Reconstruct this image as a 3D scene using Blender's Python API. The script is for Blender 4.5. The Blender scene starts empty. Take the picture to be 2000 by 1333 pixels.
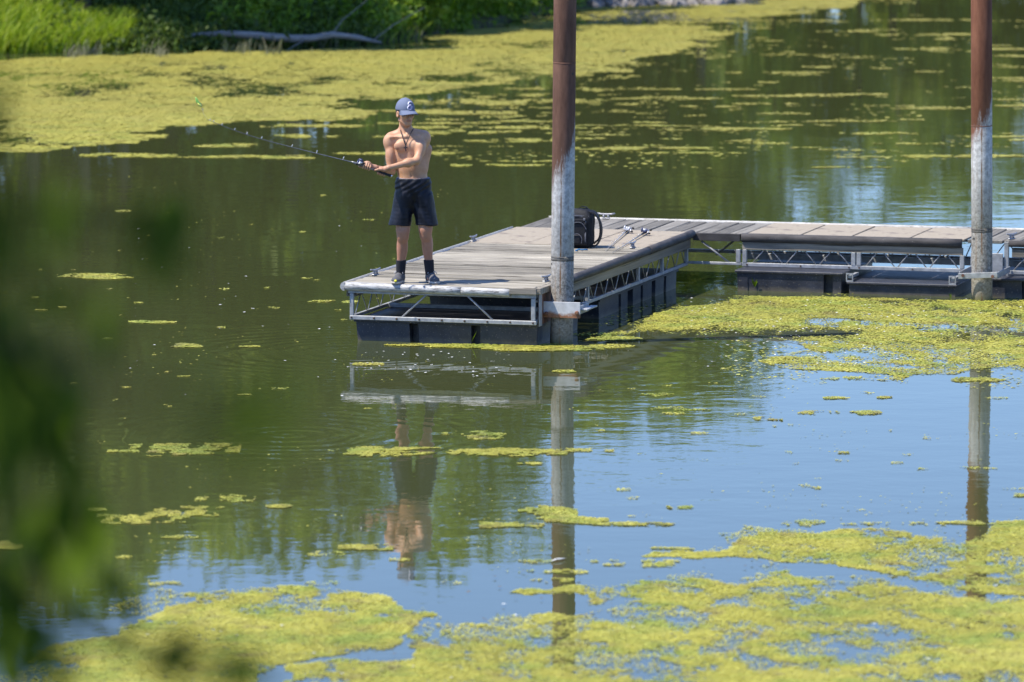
import bpy, bmesh, math, random
import numpy as np
from mathutils import Vector, Matrix, Euler

random.seed(7)
RNG = np.random.default_rng(7)
SC = bpy.context.scene
COL = SC.collection

# ------------------------------------------------------------------ camera
FPX, TILT, CAMH = 10885.0, 0.114, 6.117          # focal length in photo pixels, downward tilt, height over the water
cam_d = bpy.data.cameras.new('camera')
cam = bpy.data.objects.new('camera', cam_d); COL.objects.link(cam)
cam.location = (0, 0, CAMH)
cam.rotation_euler = (math.pi / 2 - TILT, 0, 0)
cam_d.sensor_width = 36.0
cam_d.lens = 36.0 * FPX / 2000.0
cam_d.clip_start = 0.1; cam_d.clip_end = 3000
cam_d.dof.use_dof = True
cam_d.dof.focus_distance = 53.4
cam_d.dof.aperture_fstop = 2.8
SC.camera = cam

# ------------------------------------------------------------------ sky, sun, exposure
SUN_EL, SUN_AZ = math.radians(61), math.radians(254)   # azimuth clockwise from +Y: from the left, slightly camera side
world = bpy.data.worlds.new('World'); SC.world = world
world.use_nodes = True
wn = world.node_tree
sky = wn.nodes.new('ShaderNodeTexSky'); sky.sky_type = 'NISHITA'
sky.sun_disc = False
sky.sun_elevation = SUN_EL; sky.sun_rotation = SUN_AZ
sky.air_density = 1.0; sky.dust_density = 0.1; sky.ozone_density = 5.0
bg = wn.nodes['Background']; bg.inputs['Strength'].default_value = 0.14
tint = wn.nodes.new('ShaderNodeMix'); tint.data_type = 'RGBA'; tint.blend_type = 'MULTIPLY'; tint.inputs[0].default_value = 1.0
tint.inputs[7].default_value = (0.88, 0.98, 1.24, 1)                    # clear, deep blue summer sky
wn.links.new(sky.outputs[0], tint.inputs[6]); wn.links.new(tint.outputs[2], bg.inputs[0])
sd = Vector((math.sin(SUN_AZ) * math.cos(SUN_EL), math.cos(SUN_AZ) * math.cos(SUN_EL), math.sin(SUN_EL)))
sun_d = bpy.data.lights.new('sun', 'SUN'); sun_d.energy = 5.0; sun_d.angle = math.radians(0.53)
sun_d.color = (1.0, 0.94, 0.83)
sun = bpy.data.objects.new('sun', sun_d); COL.objects.link(sun)
sun.location = (-30, 40, 60)
sun.rotation_euler = (-sd).to_track_quat('-Z', 'Y').to_euler()
SC.view_settings.view_transform = 'Standard'; SC.view_settings.look = 'None'
SC.view_settings.gamma = 1; SC.view_settings.use_curve_mapping = False
SC.view_settings.exposure = 0.5

# ------------------------------------------------------------------ measuring helpers (photo pixel -> place)
_c, _s = math.cos(TILT), math.sin(TILT)
def ray(px, py):
    u = (px - 1000) / FPX; v = (py - 666.5) / FPX
    return np.array([u, _c - v * _s, -_s - v * _c])
def atz(px, py, z=0.0):
    d = ray(px, py); return np.array([0, 0, CAMH]) + d * (z - CAMH) / d[2]
def aty(px, py, Y):
    d = ray(px, py); return np.array([0, 0, CAMH]) + d * Y / d[1]

# ------------------------------------------------------------------ numpy noise
def _hash(ix, iy, seed):
    n = (ix.astype(np.int64) * 374761393 + iy.astype(np.int64) * 668265263 + seed * 1442695041) & 0xffffffff
    n = ((n ^ (n >> 13)) * 1274126177) & 0xffffffff
    n = n ^ (n >> 16)
    return (n & 0xffffff) / float(0xffffff)
def vnoise(x, y, seed=0):
    ix = np.floor(x); iy = np.floor(y); fx = x - ix; fy = y - iy
    fx = fx * fx * (3 - 2 * fx); fy = fy * fy * (3 - 2 * fy)
    a = _hash(ix, iy, seed); b = _hash(ix + 1, iy, seed); c = _hash(ix, iy + 1, seed); d = _hash(ix + 1, iy + 1, seed)
    return (a * (1 - fx) + b * fx) * (1 - fy) + (c * (1 - fx) + d * fx) * fy
def fbm(x, y, seed=0, oct=4):
    t = 0; amp = 0.5; tot = 0
    for o in range(oct):
        t = t + amp * vnoise(x * 2 ** o, y * 2 ** o, seed + o * 17); tot += amp; amp *= 0.55
    return t / tot

# ------------------------------------------------------------------ object helpers
def tag(o, label=None, cat=None, group=None, kind=None):
    if label: o['label'] = label
    if cat: o['category'] = cat
    if group: o['group'] = group
    if kind: o['kind'] = kind
    return o
def empty(name, loc=(0, 0, 0), rz=0.0):
    o = bpy.data.objects.new(name, None); COL.objects.link(o)
    o.location = loc; o.rotation_euler = (0, 0, rz); o.empty_display_size = 0.2
    return o
def copy_tree(o, parent=None):
    c = o.copy(); COL.objects.link(c)
    if parent is not None: c.parent = parent
    for ch in list(o.children): copy_tree(ch, c)
    return c
def link_mesh(name, me, mat, parent=None, loc=None):
    if mat is not None and len(me.materials) == 0: me.materials.append(mat)
    o = bpy.data.objects.new(name, me); COL.objects.link(o)
    if parent is not None: o.parent = parent
    if loc is not None: o.location = loc
    return o
def np_mesh(name, verts, faces, smooth=False):
    """verts (n,3), faces (m,k) equal-sized polygons"""
    verts = np.asarray(verts, np.float32); faces = np.asarray(faces, np.int32)
    me = bpy.data.meshes.new(name)
    k = faces.shape[1]
    me.vertices.add(len(verts)); me.vertices.foreach_set('co', verts.ravel())
    me.loops.add(faces.size); me.loops.foreach_set('vertex_index', faces.ravel())
    me.polygons.add(len(faces))
    me.polygons.foreach_set('loop_start', np.arange(0, faces.size, k, dtype=np.int32))
    me.polygons.foreach_set('loop_total', np.full(len(faces), k, np.int32))
    me.polygons.foreach_set('use_smooth', np.full(len(faces), smooth))
    me.update(calc_edges=True)
    return me

class MB:
    """collects simple solids and links them as one mesh object"""
    def __init__(self): self.bm = bmesh.new()
    def _bevel(self, vs, bev):
        if bev:
            es = list({e for v in vs for e in v.link_edges})
            bmesh.ops.bevel(self.bm, geom=es, offset=bev, segments=1, profile=0.5, affect='EDGES')
    def box(self, x0, x1, y0, y1, z0, z1, bev=0.0, M=None):
        r = bmesh.ops.create_cube(self.bm, size=1.0)
        T = Matrix.Translation(((x0 + x1) / 2, (y0 + y1) / 2, (z0 + z1) / 2)) @ Matrix.Diagonal((x1 - x0, y1 - y0, z1 - z0, 1))
        if M is not None: T = M @ T
        bmesh.ops.transform(self.bm, matrix=T, verts=r['verts'])
        self._bevel(r['verts'], bev); return self
    def prism(self, poly, z0, z1, taper=0.0, bev=0.0):
        n = len(poly); cx = sum(p[0] for p in poly) / n; cy = sum(p[1] for p in poly) / n
        lo = [self.bm.verts.new((p[0] + (cx - p[0]) * taper, p[1] + (cy - p[1]) * taper, z0)) for p in poly]
        hi = [self.bm.verts.new((p[0], p[1], z1)) for p in poly]
        for i in range(n):
            j = (i + 1) % n; self.bm.faces.new((lo[i], lo[j], hi[j], hi[i]))
        self.bm.faces.new(hi); self.bm.faces.new(lo[::-1])
        self._bevel(lo + hi, bev); return self
    def tube(self, pts, rads, seg=10, cap=True, flat=None):
        pts = [Vector(p) for p in pts]
        if not hasattr(rads, '__len__'): rads = [rads] * len(pts)
        rings = []; up = None
        for i, p in enumerate(pts):
            d = (pts[min(i + 1, len(pts) - 1)] - pts[max(i - 1, 0)]).normalized()
            if up is None:
                up = Vector((0, 0, 1)) if abs(d.z) < 0.9 else Vector((0, 1, 0))
            s = d.cross(up).normalized(); up = s.cross(d).normalized()
            fl = flat if flat else 1.0
            rings.append([self.bm.verts.new(p + rads[i] * (math.cos(a) * s + fl * math.sin(a) * up))
                          for a in [2 * math.pi * k / seg for k in range(seg)]])
        for a, b in zip(rings[:-1], rings[1:]):
            for k in range(seg):
                f = self.bm.faces.new((a[k], a[(k + 1) % seg], b[(k + 1) % seg], b[k])); f.smooth = True
        if cap:
            self.bm.faces.new(rings[0][::-1]); self.bm.faces.new(rings[-1])
        return self
    def lathe(self, prof, M=None, seg=20):
        rings = []
        for r, z in prof:
            rings.append([self.bm.verts.new((r * math.cos(2 * math.pi * k / seg), r * math.sin(2 * math.pi * k / seg), z)) for k in range(seg)])
        for a, b in zip(rings[:-1], rings[1:]):
            for k in range(seg):
                f = self.bm.faces.new((a[k], a[(k + 1) % seg], b[(k + 1) % seg], b[k])); f.smooth = True
        self.bm.faces.new(rings[0][::-1]); self.bm.faces.new(rings[-1])
        if M is not None:
            bmesh.ops.transform(self.bm, matrix=M, verts=[v for r in rings for v in r])
        return self
    def quad(self, a, b, c, d):
        self.bm.faces.new([self.bm.verts.new(p) for p in (a, b, c, d)]); return self
    def build(self, name, mat, parent=None, loc=None, smooth=False):
        bmesh.ops.recalc_face_normals(self.bm, faces=self.bm.faces)
        me = bpy.data.meshes.new(name); self.bm.to_mesh(me); self.bm.free()
        if smooth:
            for p in me.polygons: p.use_smooth = True
        return link_mesh(name, me, mat, parent, loc)

def sweep_profile(path, prof, closed_prof=True):
    pass

# ------------------------------------------------------------------ signed distance modelling (one continuous skin)
class SDF:
    def __init__(self, lo, hi, h):
        self.lo = np.array(lo, float); self.h = h
        self.n = np.ceil((np.array(hi) - self.lo) / h).astype(int) + 1
        self.v = np.full(self.n, 1.0, np.float32)
        self.ax = [self.lo[i] + h * np.arange(self.n[i]) for i in range(3)]
    def _sub(self, lo, hi, m):
        i0 = np.maximum(np.floor((np.array(lo) - m - self.lo) / self.h).astype(int), 0)
        i1 = np.minimum(np.ceil((np.array(hi) + m - self.lo) / self.h).astype(int) + 1, self.n)
        sl = tuple(slice(a, b) for a, b in zip(i0, i1))
        X = self.ax[0][sl[0]][:, None, None]; Y = self.ax[1][sl[1]][None, :, None]; Z = self.ax[2][sl[2]][None, None, :]
        return sl, X, Y, Z
    def _op(self, sl, d, k, sub):
        a = self.v[sl]
        if sub:
            d = -d
            if k > 0:
                hh = np.maximum(k - np.abs(a - d), 0) / k; self.v[sl] = np.maximum(a, d) + hh * hh * k / 4
            else: self.v[sl] = np.maximum(a, d)
        else:
            if k > 0:
                hh = np.maximum(k - np.abs(a - d), 0) / k; self.v[sl] = np.minimum(a, d) - hh * hh * k / 4
            else: self.v[sl] = np.minimum(a, d)
    def cone(self, a, b, r1, r2, k=0.02, sub=False):
        a = np.array(a, float); b = np.array(b, float); R = max(r1, r2)
        sl, X, Y, Z = self._sub(np.minimum(a, b) - R, np.maximum(a, b) + R, k + 3 * self.h)
        ba = b - a; L = max(ba @ ba, 1e-9)
        t = np.clip(((X - a[0]) * ba[0] + (Y - a[1]) * ba[1] + (Z - a[2]) * ba[2]) / L, 0, 1)
        d = np.sqrt((X - a[0] - t * ba[0]) ** 2 + (Y - a[1] - t * ba[1]) ** 2 + (Z - a[2] - t * ba[2]) ** 2) - (r1 + t * (r2 - r1))
        self._op(sl, d, k, sub); return self
    def ell(self, c, r, R=None, k=0.02, sub=False):
        c = np.array(c, float); r = np.array(r, float); m = r if R is None else np.full(3, r.max())
        sl, X, Y, Z = self._sub(c - m, c + m, k + 3 * self.h)
        dx, dy, dz = X - c[0], Y - c[1], Z - c[2]
        if R is None: q = (dx, dy, dz)
        else: q = tuple(R[0][i] * dx + R[1][i] * dy + R[2][i] * dz for i in range(3))   # columns of R are the local axes
        k0 = np.sqrt((q[0] / r[0]) ** 2 + (q[1] / r[1]) ** 2 + (q[2] / r[2]) ** 2)
        k1 = np.sqrt((q[0] / r[0] ** 2) ** 2 + (q[1] / r[1] ** 2) ** 2 + (q[2] / r[2] ** 2) ** 2)
        self._op(sl, k0 * (k0 - 1) / np.maximum(k1, 1e-6), k, sub); return self
    def rbox(self, c, hf, rr, R=None, k=0.01, sub=False):
        c = np.array(c, float); hf = np.array(hf, float); m = hf if R is None else np.full(3, np.linalg.norm(hf))
        sl, X, Y, Z = self._sub(c - m, c + m, k + 3 * self.h)
        dx, dy, dz = X - c[0], Y - c[1], Z - c[2]
        if R is None: q = (dx + 0 * dy + 0 * dz, dy + 0 * dx + 0 * dz, dz + 0 * dx + 0 * dy)
        else: q = tuple(R[0][i] * dx + R[1][i] * dy + R[2][i] * dz for i in range(3))
        q = [np.abs(q[i]) - (hf[i] - rr) for i in range(3)]
        d = np.sqrt(sum(np.maximum(t, 0) ** 2 for t in q)) + np.minimum(np.maximum(np.maximum(q[0], q[1]), q[2]), 0) - rr
        self._op(sl, d, k, sub); return self
    def mod(self, fn):
        X = self.ax[0][:, None, None]; Y = self.ax[1][None, :, None]; Z = self.ax[2][None, None, :]
        self.v = np.asarray(fn(self.v, X, Y, Z), np.float32); return self
    def mesh(self, name):
        v = self.v; s = v < 0; nx, ny, nz = v.shape
        acc = np.zeros((nx - 1, ny - 1, nz - 1, 3), np.float32); cnt = np.zeros((nx - 1, ny - 1, nz - 1), np.float32)
        cor = [(i, j, k) for i in (0, 1) for j in (0, 1) for k in (0, 1)]
        def S(a, o): return a[o[0]:nx - 1 + o[0], o[1]:ny - 1 + o[1], o[2]:nz - 1 + o[2]]
        any_in = np.zeros_like(cnt, bool); all_in = np.ones_like(any_in)
        for o in cor: any_in |= S(s, o); all_in &= S(s, o)
        act = any_in & ~all_in
        idx = np.argwhere(act)
        P = np.zeros((len(idx), 3)); C = np.zeros(len(idx))
        for o in cor:
            for ax in range(3):
                if o[ax] == 0:
                    p = list(o); p[ax] = 1
                    va = v[idx[:, 0] + o[0], idx[:, 1] + o[1], idx[:, 2] + o[2]]; vb = v[idx[:, 0] + p[0], idx[:, 1] + p[1], idx[:, 2] + p[2]]
                    m = (va < 0) != (vb < 0)
                    t = np.where(m, va / np.where(m, va - vb, 1), 0)
                    q = np.tile(np.array(o, float), (len(idx), 1)); q[:, ax] = t
                    P[m] += q[m]; C[m] += 1
        P = self.lo + (idx + P / C[:, None]) * self.h
        num = np.full(act.shape, -1, np.int64); num[act] = np.arange(len(idx))
        F = []
        for ax in range(3):
            sa = [slice(None)] * 3; sb = [slice(None)] * 3; sa[ax] = slice(0, -1); sb[ax] = slice(1, None)
            ch = s[tuple(sa)] != s[tuple(sb)]
            e = np.argwhere(ch); u, w = [(1, 2), (2, 0), (0, 1)][ax]
            ok = (e[:, u] > 0) & (e[:, w] > 0) & (e[:, u] < v.shape[u] - 1) & (e[:, w] < v.shape[w] - 1); e = e[ok]
            inside = s[e[:, 0], e[:, 1], e[:, 2]]
            q = []
            for du, dw in ((-1, -1), (0, -1), (0, 0), (-1, 0)):
                g = e.copy(); g[:, u] += du; g[:, w] += dw
                q.append(num[g[:, 0], g[:, 1], g[:, 2]])
            q = np.stack(q, 1); q[~inside] = q[~inside][:, ::-1]
            F.append(q)
        return np_mesh(name, P, np.concatenate(F), True)

# ------------------------------------------------------------------ material helpers
def new_mat(name):
    m = bpy.data.materials.new(name); m.use_nodes = True
    nt = m.node_tree; return m, nt, nt.nodes['Principled BSDF']
def N(nt, t, **kw):
    n = nt.nodes.new(t)
    for k, v in kw.items(): setattr(n, k, v)
    return n
def ramp(nt, fac, stops, interp='LINEAR'):
    r = N(nt, 'ShaderNodeValToRGB'); r.color_ramp.interpolation = interp
    el = r.color_ramp.elements
    while len(el) < len(stops): el.new(0.5)
    for e, (p, c) in zip(el, stops):
        e.position = p; e.color = (c[0], c[1], c[2], 1) if hasattr(c, '__len__') else (c, c, c, 1)
    nt.links.new(fac, r.inputs[0]); return r.outputs[0]
def coords(nt, scale=(1, 1, 1), kind='Object', rot=(0, 0, 0)):
    tc = N(nt, 'ShaderNodeTexCoord'); mp = N(nt, 'ShaderNodeMapping')
    mp.inputs['Scale'].default_value = scale; mp.inputs['Rotation'].default_value = rot
    nt.links.new(tc.outputs[kind], mp.inputs[0]); return mp.outputs[0]
def noise(nt, vec, scale, detail=4, rough=0.55, w=None):
    n = N(nt, 'ShaderNodeTexNoise'); n.inputs['Scale'].default_value = scale
    n.inputs['Detail'].default_value = detail; n.inputs['Roughness'].default_value = rough
    if vec is not None: nt.links.new(vec, n.inputs['Vector'])
    return n.outputs['Fac']
def mixc(nt, fac, a, b, mode='MIX'):
    m = N(nt, 'ShaderNodeMix', data_type='RGBA', blend_type=mode)
    for s, v in ((0, fac), (6, a), (7, b)):
        if isinstance(v, bpy.types.NodeSocket): nt.links.new(v, m.inputs[s])
        elif hasattr(v, '__len__'): m.inputs[s].default_value = (v[0], v[1], v[2], 1)
        else: m.inputs[s].default_value = v
    return m.outputs[2]
def math_n(nt, op, a, b=None, c=None):
    m = N(nt, 'ShaderNodeMath', operation=op)
    for i, v in enumerate((a, b, c)):
        if v is None: continue
        if isinstance(v, bpy.types.NodeSocket): nt.links.new(v, m.inputs[i])
        else: m.inputs[i].default_value = v
    return m.outputs[0]
def bump(nt, h, dist, bsdf, strength=1.0):
    b = N(nt, 'ShaderNodeBump'); b.inputs['Distance'].default_value = dist; b.inputs['Strength'].default_value = strength
    nt.links.new(h, b.inputs['Height']); nt.links.new(b.outputs[0], bsdf.inputs['Normal'])
def mottled(name, c1, c2, rough=0.6, scale=8, metallic=0.0, bumpd=0.0, stretch=(1, 1, 1), spots=None, spec=0.5, detail=5):
    m, nt, b = new_mat(name)
    v = coords(nt, stretch)
    f = noise(nt, v, scale, detail, 0.6)
    col = ramp(nt, f, [(0.3, c1), (0.7, c2)])
    if spots:
        g = noise(nt, v, spots[1], 3, 0.6)
        k = ramp(nt, g, [(spots[2], 0), (spots[2] + 0.08, 1)])
        col = mixc(nt, k, col, spots[0])
    nt.links.new(col, b.inputs['Base Color'])
    b.inputs['Roughness'].default_value = rough; b.inputs['Metallic'].default_value = metallic
    b.inputs['Specular IOR Level'].default_value = spec
    if bumpd: bump(nt, f, bumpd, b)
    return m
def leaf_mat(name, stops, trans=0.35, spec=0.3, rough=0.55):
    m, nt, b = new_mat(name)
    oi = N(nt, 'ShaderNodeObjectInfo')
    at = N(nt, 'ShaderNodeAttribute', attribute_name='tint')
    f = math_n(nt, 'MULTIPLY_ADD', oi.outputs['Random'], 0.12, at.outputs['Fac'])
    col = ramp(nt, f, stops)
    nt.links.new(col, b.inputs['Base Color']); b.inputs['Roughness'].default_value = rough
    b.inputs['Specular IOR Level'].default_value = spec
    tr = N(nt, 'ShaderNodeBsdfTranslucent'); tc = mixc(nt, 1.0, col, (1.0, 1.0, 0.45), 'MULTIPLY')
    nt.links.new(tc, tr.inputs[0])
    mx = N(nt, 'ShaderNodeMixShader'); mx.inputs[0].default_value = trans
    nt.links.new(b.outputs[0], mx.inputs[1]); nt.links.new(tr.outputs[0], mx.inputs[2])
    nt.links.new(mx.outputs[0], nt.nodes['Material Output'].inputs[0])
    return m

# ---- materials
# weathered planks: grain along local x (the plank's length)
def wood_mat(name, c_lo, c_hi, dark, grain=(1.2, 38, 38), crack=0.62):
    m, nt, b = new_mat(name)
    oi = N(nt, 'ShaderNodeObjectInfo'); tc = N(nt, 'ShaderNodeTexCoord')
    off = N(nt, 'ShaderNodeVectorMath', operation='MULTIPLY_ADD')
    cmb = N(nt, 'ShaderNodeCombineXYZ')
    nt.links.new(oi.outputs['Random'], cmb.inputs[0]); nt.links.new(oi.outputs['Random'], cmb.inputs[1])
    nt.links.new(cmb.outputs[0], off.inputs[0]); off.inputs[1].default_value = (17, 9, 3); nt.links.new(tc.outputs['Object'], off.inputs[2])
    mp = N(nt, 'ShaderNodeMapping'); mp.inputs['Scale'].default_value = grain; nt.links.new(off.outputs[0], mp.inputs[0])
    g = noise(nt, mp.outputs[0], 1.0, 6, 0.65)
    mp2 = N(nt, 'ShaderNodeMapping'); mp2.inputs['Scale'].default_value = (2.2, 9, 9); nt.links.new(off.outputs[0], mp2.inputs[0])
    g2 = noise(nt, mp2.outputs[0], 1.0, 4, 0.6)
    col = ramp(nt, g, [(0.3, c_lo), (0.65, c_hi)])
    tone = math_n(nt, 'MULTIPLY_ADD', oi.outputs['Random'], 0.62, math_n(nt, 'MULTIPLY_ADD', g2, 0.9, 0.27))
    tcol = N(nt, 'ShaderNodeCombineColor')
    for i in range(3): nt.links.new(tone, tcol.inputs[i])
    col = mixc(nt, 1.0, col, tcol.outputs[0], 'MULTIPLY')
    mp3 = N(nt, 'ShaderNodeMapping'); mp3.inputs['Scale'].default_value = (0.9, 24, 24); nt.links.new(off.outputs[0], mp3.inputs[0])
    ck = ramp(nt, noise(nt, mp3.outputs[0], 1.3, 3, 0.6), [(crack, 0), (crack + 0.05, 1)])
    col = mixc(nt, math_n(nt, 'MULTIPLY', ck, 0.8), col, dark)
    nt.links.new(col, b.inputs['Base Color']); b.inputs['Roughness'].default_value = 0.85; b.inputs['Specular IOR Level'].default_value = 0.25
    hh = math_n(nt, 'SUBTRACT', g, ck)
    bump(nt, hh, 0.003, b); return m
M = {}
M['plank'] = wood_mat('weathered plank', (0.15, 0.135, 0.105), (0.37, 0.335, 0.27), (0.03, 0.023, 0.017), crack=0.565)
M['plank_grey'] = wood_mat('grey plank', (0.11, 0.102, 0.086), (0.22, 0.205, 0.18), (0.03, 0.026, 0.022))
M['panel'] = mottled('tan deck panel', (0.285, 0.24, 0.175), (0.36, 0.305, 0.23), 0.85, 25, bumpd=0.002, spots=((0.2, 0.165, 0.13), 4, 0.55))
M['fascia'] = wood_mat('fascia board', (0.12, 0.105, 0.085), (0.28, 0.25, 0.205), (0.04, 0.034, 0.028), grain=(1.0, 20, 20))
M['white_vinyl'] = mottled('scuffed white vinyl bumper', (0.27, 0.265, 0.25), (0.58, 0.575, 0.56), 0.55, 16, stretch=(0.5, 3, 3), spots=((0.16, 0.15, 0.14), 30, 0.55), detail=7)
M['dark_vinyl'] = mottled('dark vinyl bumper', (0.042, 0.039, 0.039), (0.095, 0.088, 0.086), 0.7, 5, stretch=(1, 1, 3), spots=((0.2, 0.19, 0.18), 50, 0.66), spec=0.2)
M['alu'] = mottled('dull galvanized steel', (0.24, 0.25, 0.26), (0.44, 0.45, 0.46), 0.55, 14, metallic=0.25, spots=((0.25, 0.23, 0.21), 22, 0.66))
M['rod'] = mottled('galvanized rod', (0.22, 0.225, 0.23), (0.40, 0.40, 0.41), 0.5, 20, metallic=0.3)
M['bolt'] = mottled('dark bolt', (0.06, 0.05, 0.045), (0.16, 0.1, 0.07), 0.5, 30, metallic=0.4)
M['weld'] = mottled('grimy weld', (0.07, 0.065, 0.06), (0.2, 0.19, 0.175), 0.8, 30)
M['cleat'] = mottled('cast cleat metal', (0.22, 0.22, 0.23), (0.42, 0.42, 0.43), 0.45, 20, metallic=0.5)
def float_mat():
    m, nt, b = new_mat('black plastic float')
    v = coords(nt); f = noise(nt, v, 6, 6, 0.65)
    col = ramp(nt, f, [(0.3, (0.016, 0.018, 0.027)), (0.7, (0.044, 0.048, 0.063))])
    sp = N(nt, 'ShaderNodeSeparateXYZ'); tc = N(nt, 'ShaderNodeTexCoord'); nt.links.new(tc.outputs['Object'], sp.inputs[0])
    zz = math_n(nt, 'ADD', sp.outputs[2], math_n(nt, 'MULTIPLY', noise(nt, v, 9, 4), 0.09))
    wl = ramp(nt, zz, [(0.045, 1), (0.10, 0)])                       # dried scum just over the waterline
    col = mixc(nt, math_n(nt, 'MULTIPLY', wl, 0.75), col, (0.17, 0.145, 0.10))
    sp2 = ramp(nt, noise(nt, v, 55, 3), [(0.62, 0), (0.68, 1)])
    col = mixc(nt, math_n(nt, 'MULTIPLY', sp2, 0.6), col, (0.25, 0.22, 0.18))
    nt.links.new(col, b.inputs['Base Color']); b.inputs['Roughness'].default_value = 0.45
    bump(nt, f, 0.004, b); return m
M['float'] = float_mat()
def bracket_mat():
    m, nt, b = new_mat('rusting bracket plate')
    v = coords(nt); f = noise(nt, v, 7, 5, 0.65)
    sp = N(nt, 'ShaderNodeSeparateXYZ'); tc = N(nt, 'ShaderNodeTexCoord'); nt.links.new(tc.outputs['Object'], sp.inputs[0])
    k = math_n(nt, 'ADD', math_n(nt, 'MULTIPLY', math_n(nt, 'SUBTRACT', 0.335, sp.outputs[2]), 7.0), f)
    rust = ramp(nt, k, [(0.55, 0), (0.75, 1)])
    gal = ramp(nt, noise(nt, v, 18, 4), [(0.3, (0.46, 0.46, 0.47)), (0.7, (0.62, 0.62, 0.63))])
    rc = ramp(nt, noise(nt, v, 20, 5), [(0.3, (0.13, 0.05, 0.025)), (0.7, (0.36, 0.17, 0.09))])
    nt.links.new(mixc(nt, rust, gal, rc), b.inputs['Base Color']); b.inputs['Roughness'].default_value = 0.6; return m
M['bracket'] = bracket_mat()
M['rust'] = mottled('brown rusty steel', (0.10, 0.045, 0.03), (0.24, 0.11, 0.065), 0.8, 10, bumpd=0.003)
def pile_mat(name, z_edge, rust1, rust2, streak):
    m, nt, b = new_mat(name)
    v = coords(nt); tc = N(nt, 'ShaderNodeTexCoord'); sp = N(nt, 'ShaderNodeSeparateXYZ'); nt.links.new(tc.outputs['Object'], sp.inputs[0])
    z = sp.outputs[2]
    vs = coords(nt, (1, 1, 0.22))
    rc = ramp(nt, noise(nt, vs, 16, 6, 0.65), [(0.3, rust1), (0.72, rust2)])
    # galvanizing: pale at the top of the worn part, grey with grime lower down
    wt = ramp(nt, noise(nt, v, 24, 6, 0.7), [(0.35, (0.30, 0.295, 0.285)), (0.62, (0.60, 0.595, 0.58))])
    gr = ramp(nt, noise(nt, v, 38, 6, 0.75), [(0.38, (0.12, 0.112, 0.098)), (0.62, (0.38, 0.36, 0.325))])
    low = math_n(nt, 'ADD', z, math_n(nt, 'MULTIPLY_ADD', noise(nt, v, 7, 4), 0.5, -0.25))
    k = N(nt, 'ShaderNodeMapRange'); k.inputs[1].default_value = z_edge - 1.15; k.inputs[2].default_value = z_edge - 0.55; nt.links.new(low, k.inputs[0])
    base = mixc(nt, k.outputs[0], gr, wt)
    wl = N(nt, 'ShaderNodeMapRange'); wl.inputs[1].default_value = 0.10; wl.inputs[2].default_value = 0.34; wl.inputs[3].default_value = 0.75; wl.inputs[4].default_value = 0.0
    nt.links.new(math_n(nt, 'ADD', z, math_n(nt, 'MULTIPLY', noise(nt, v, 11, 5), 0.15)), wl.inputs[0])
    base = mixc(nt, wl.outputs[0], base, (0.20, 0.165, 0.10))
    ag = N(nt, 'ShaderNodeMapRange'); ag.inputs[1].default_value = 0.03; ag.inputs[2].default_value = 0.12; ag.inputs[3].default_value = 0.8; ag.inputs[4].default_value = 0.0
    nt.links.new(math_n(nt, 'ADD', z, math_n(nt, 'MULTIPLY', noise(nt, v, 14, 5), 0.10)), ag.inputs[0]); base = mixc(nt, ag.outputs[0], base, (0.13, 0.13, 0.03))
    # drip of rust down one side
    dx = math_n(nt, 'ABSOLUTE', math_n(nt, 'SUBTRACT', sp.outputs[0], math_n(nt, 'MULTIPLY_ADD', noise(nt, coords(nt, (0, 0, 1)), 9, 3), 0.012, streak - 0.006)))
    dr = ramp(nt, dx, [(0.003, 1), (0.009, 0)])
    stn = ramp(nt, noise(nt, coords(nt, (1, 1, 0.10)), 20, 5, 0.7), [(0.56, 0), (0.68, 0.55)])
    base = mixc(nt, stn, base, (0.21, 0.135, 0.08))
    dk = ramp(nt, noise(nt, coords(nt, (0.3, 0.3, 1)), 3.5, 5), [(0.42, 0), (0.55, 1)])
    yfront = ramp(nt, math_n(nt, 'ADD', sp.outputs[1], 0.5), [(0.49, 1), (0.5, 0)])
    base = mixc(nt, math_n(nt, 'MULTIPLY', math_n(nt, 'MULTIPLY', dr, dk), yfront), base, (0.17, 0.085, 0.035))
    edge = math_n(nt, 'ADD', z, math_n(nt, 'MULTIPLY_ADD', noise(nt, coords(nt, (1, 1, 0.22)), 16, 7, 0.75), 1.1, -0.55))
    edge = math_n(nt, 'ADD', edge, math_n(nt, 'MULTIPLY', sp.outputs[0], -2.0))
    e = N(nt, 'ShaderNodeMapRange'); e.inputs[1].default_value = z_edge - 0.10; e.inputs[2].default_value = z_edge + 0.10; nt.links.new(edge, e.inputs[0])
    col = mixc(nt, e.outputs[0], base, rc)
    nt.links.new(col, b.inputs['Base Color']); b.inputs['Roughness'].default_value = 0.75; b.inputs['Specular IOR Level'].default_value = 0.2
    bump(nt, noise(nt, v, 40, 5), 0.002, b); return m
M['pile_near'] = pile_mat('pile rust over worn galvanizing', 1.78, (0.088, 0.044, 0.029), (0.175, 0.094, 0.064), -0.02)
M['pile_far'] = pile_mat('pile red rust over worn galvanizing', 1.86, (0.115, 0.044, 0.024), (0.215, 0.092, 0.052), -0.01)
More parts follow.
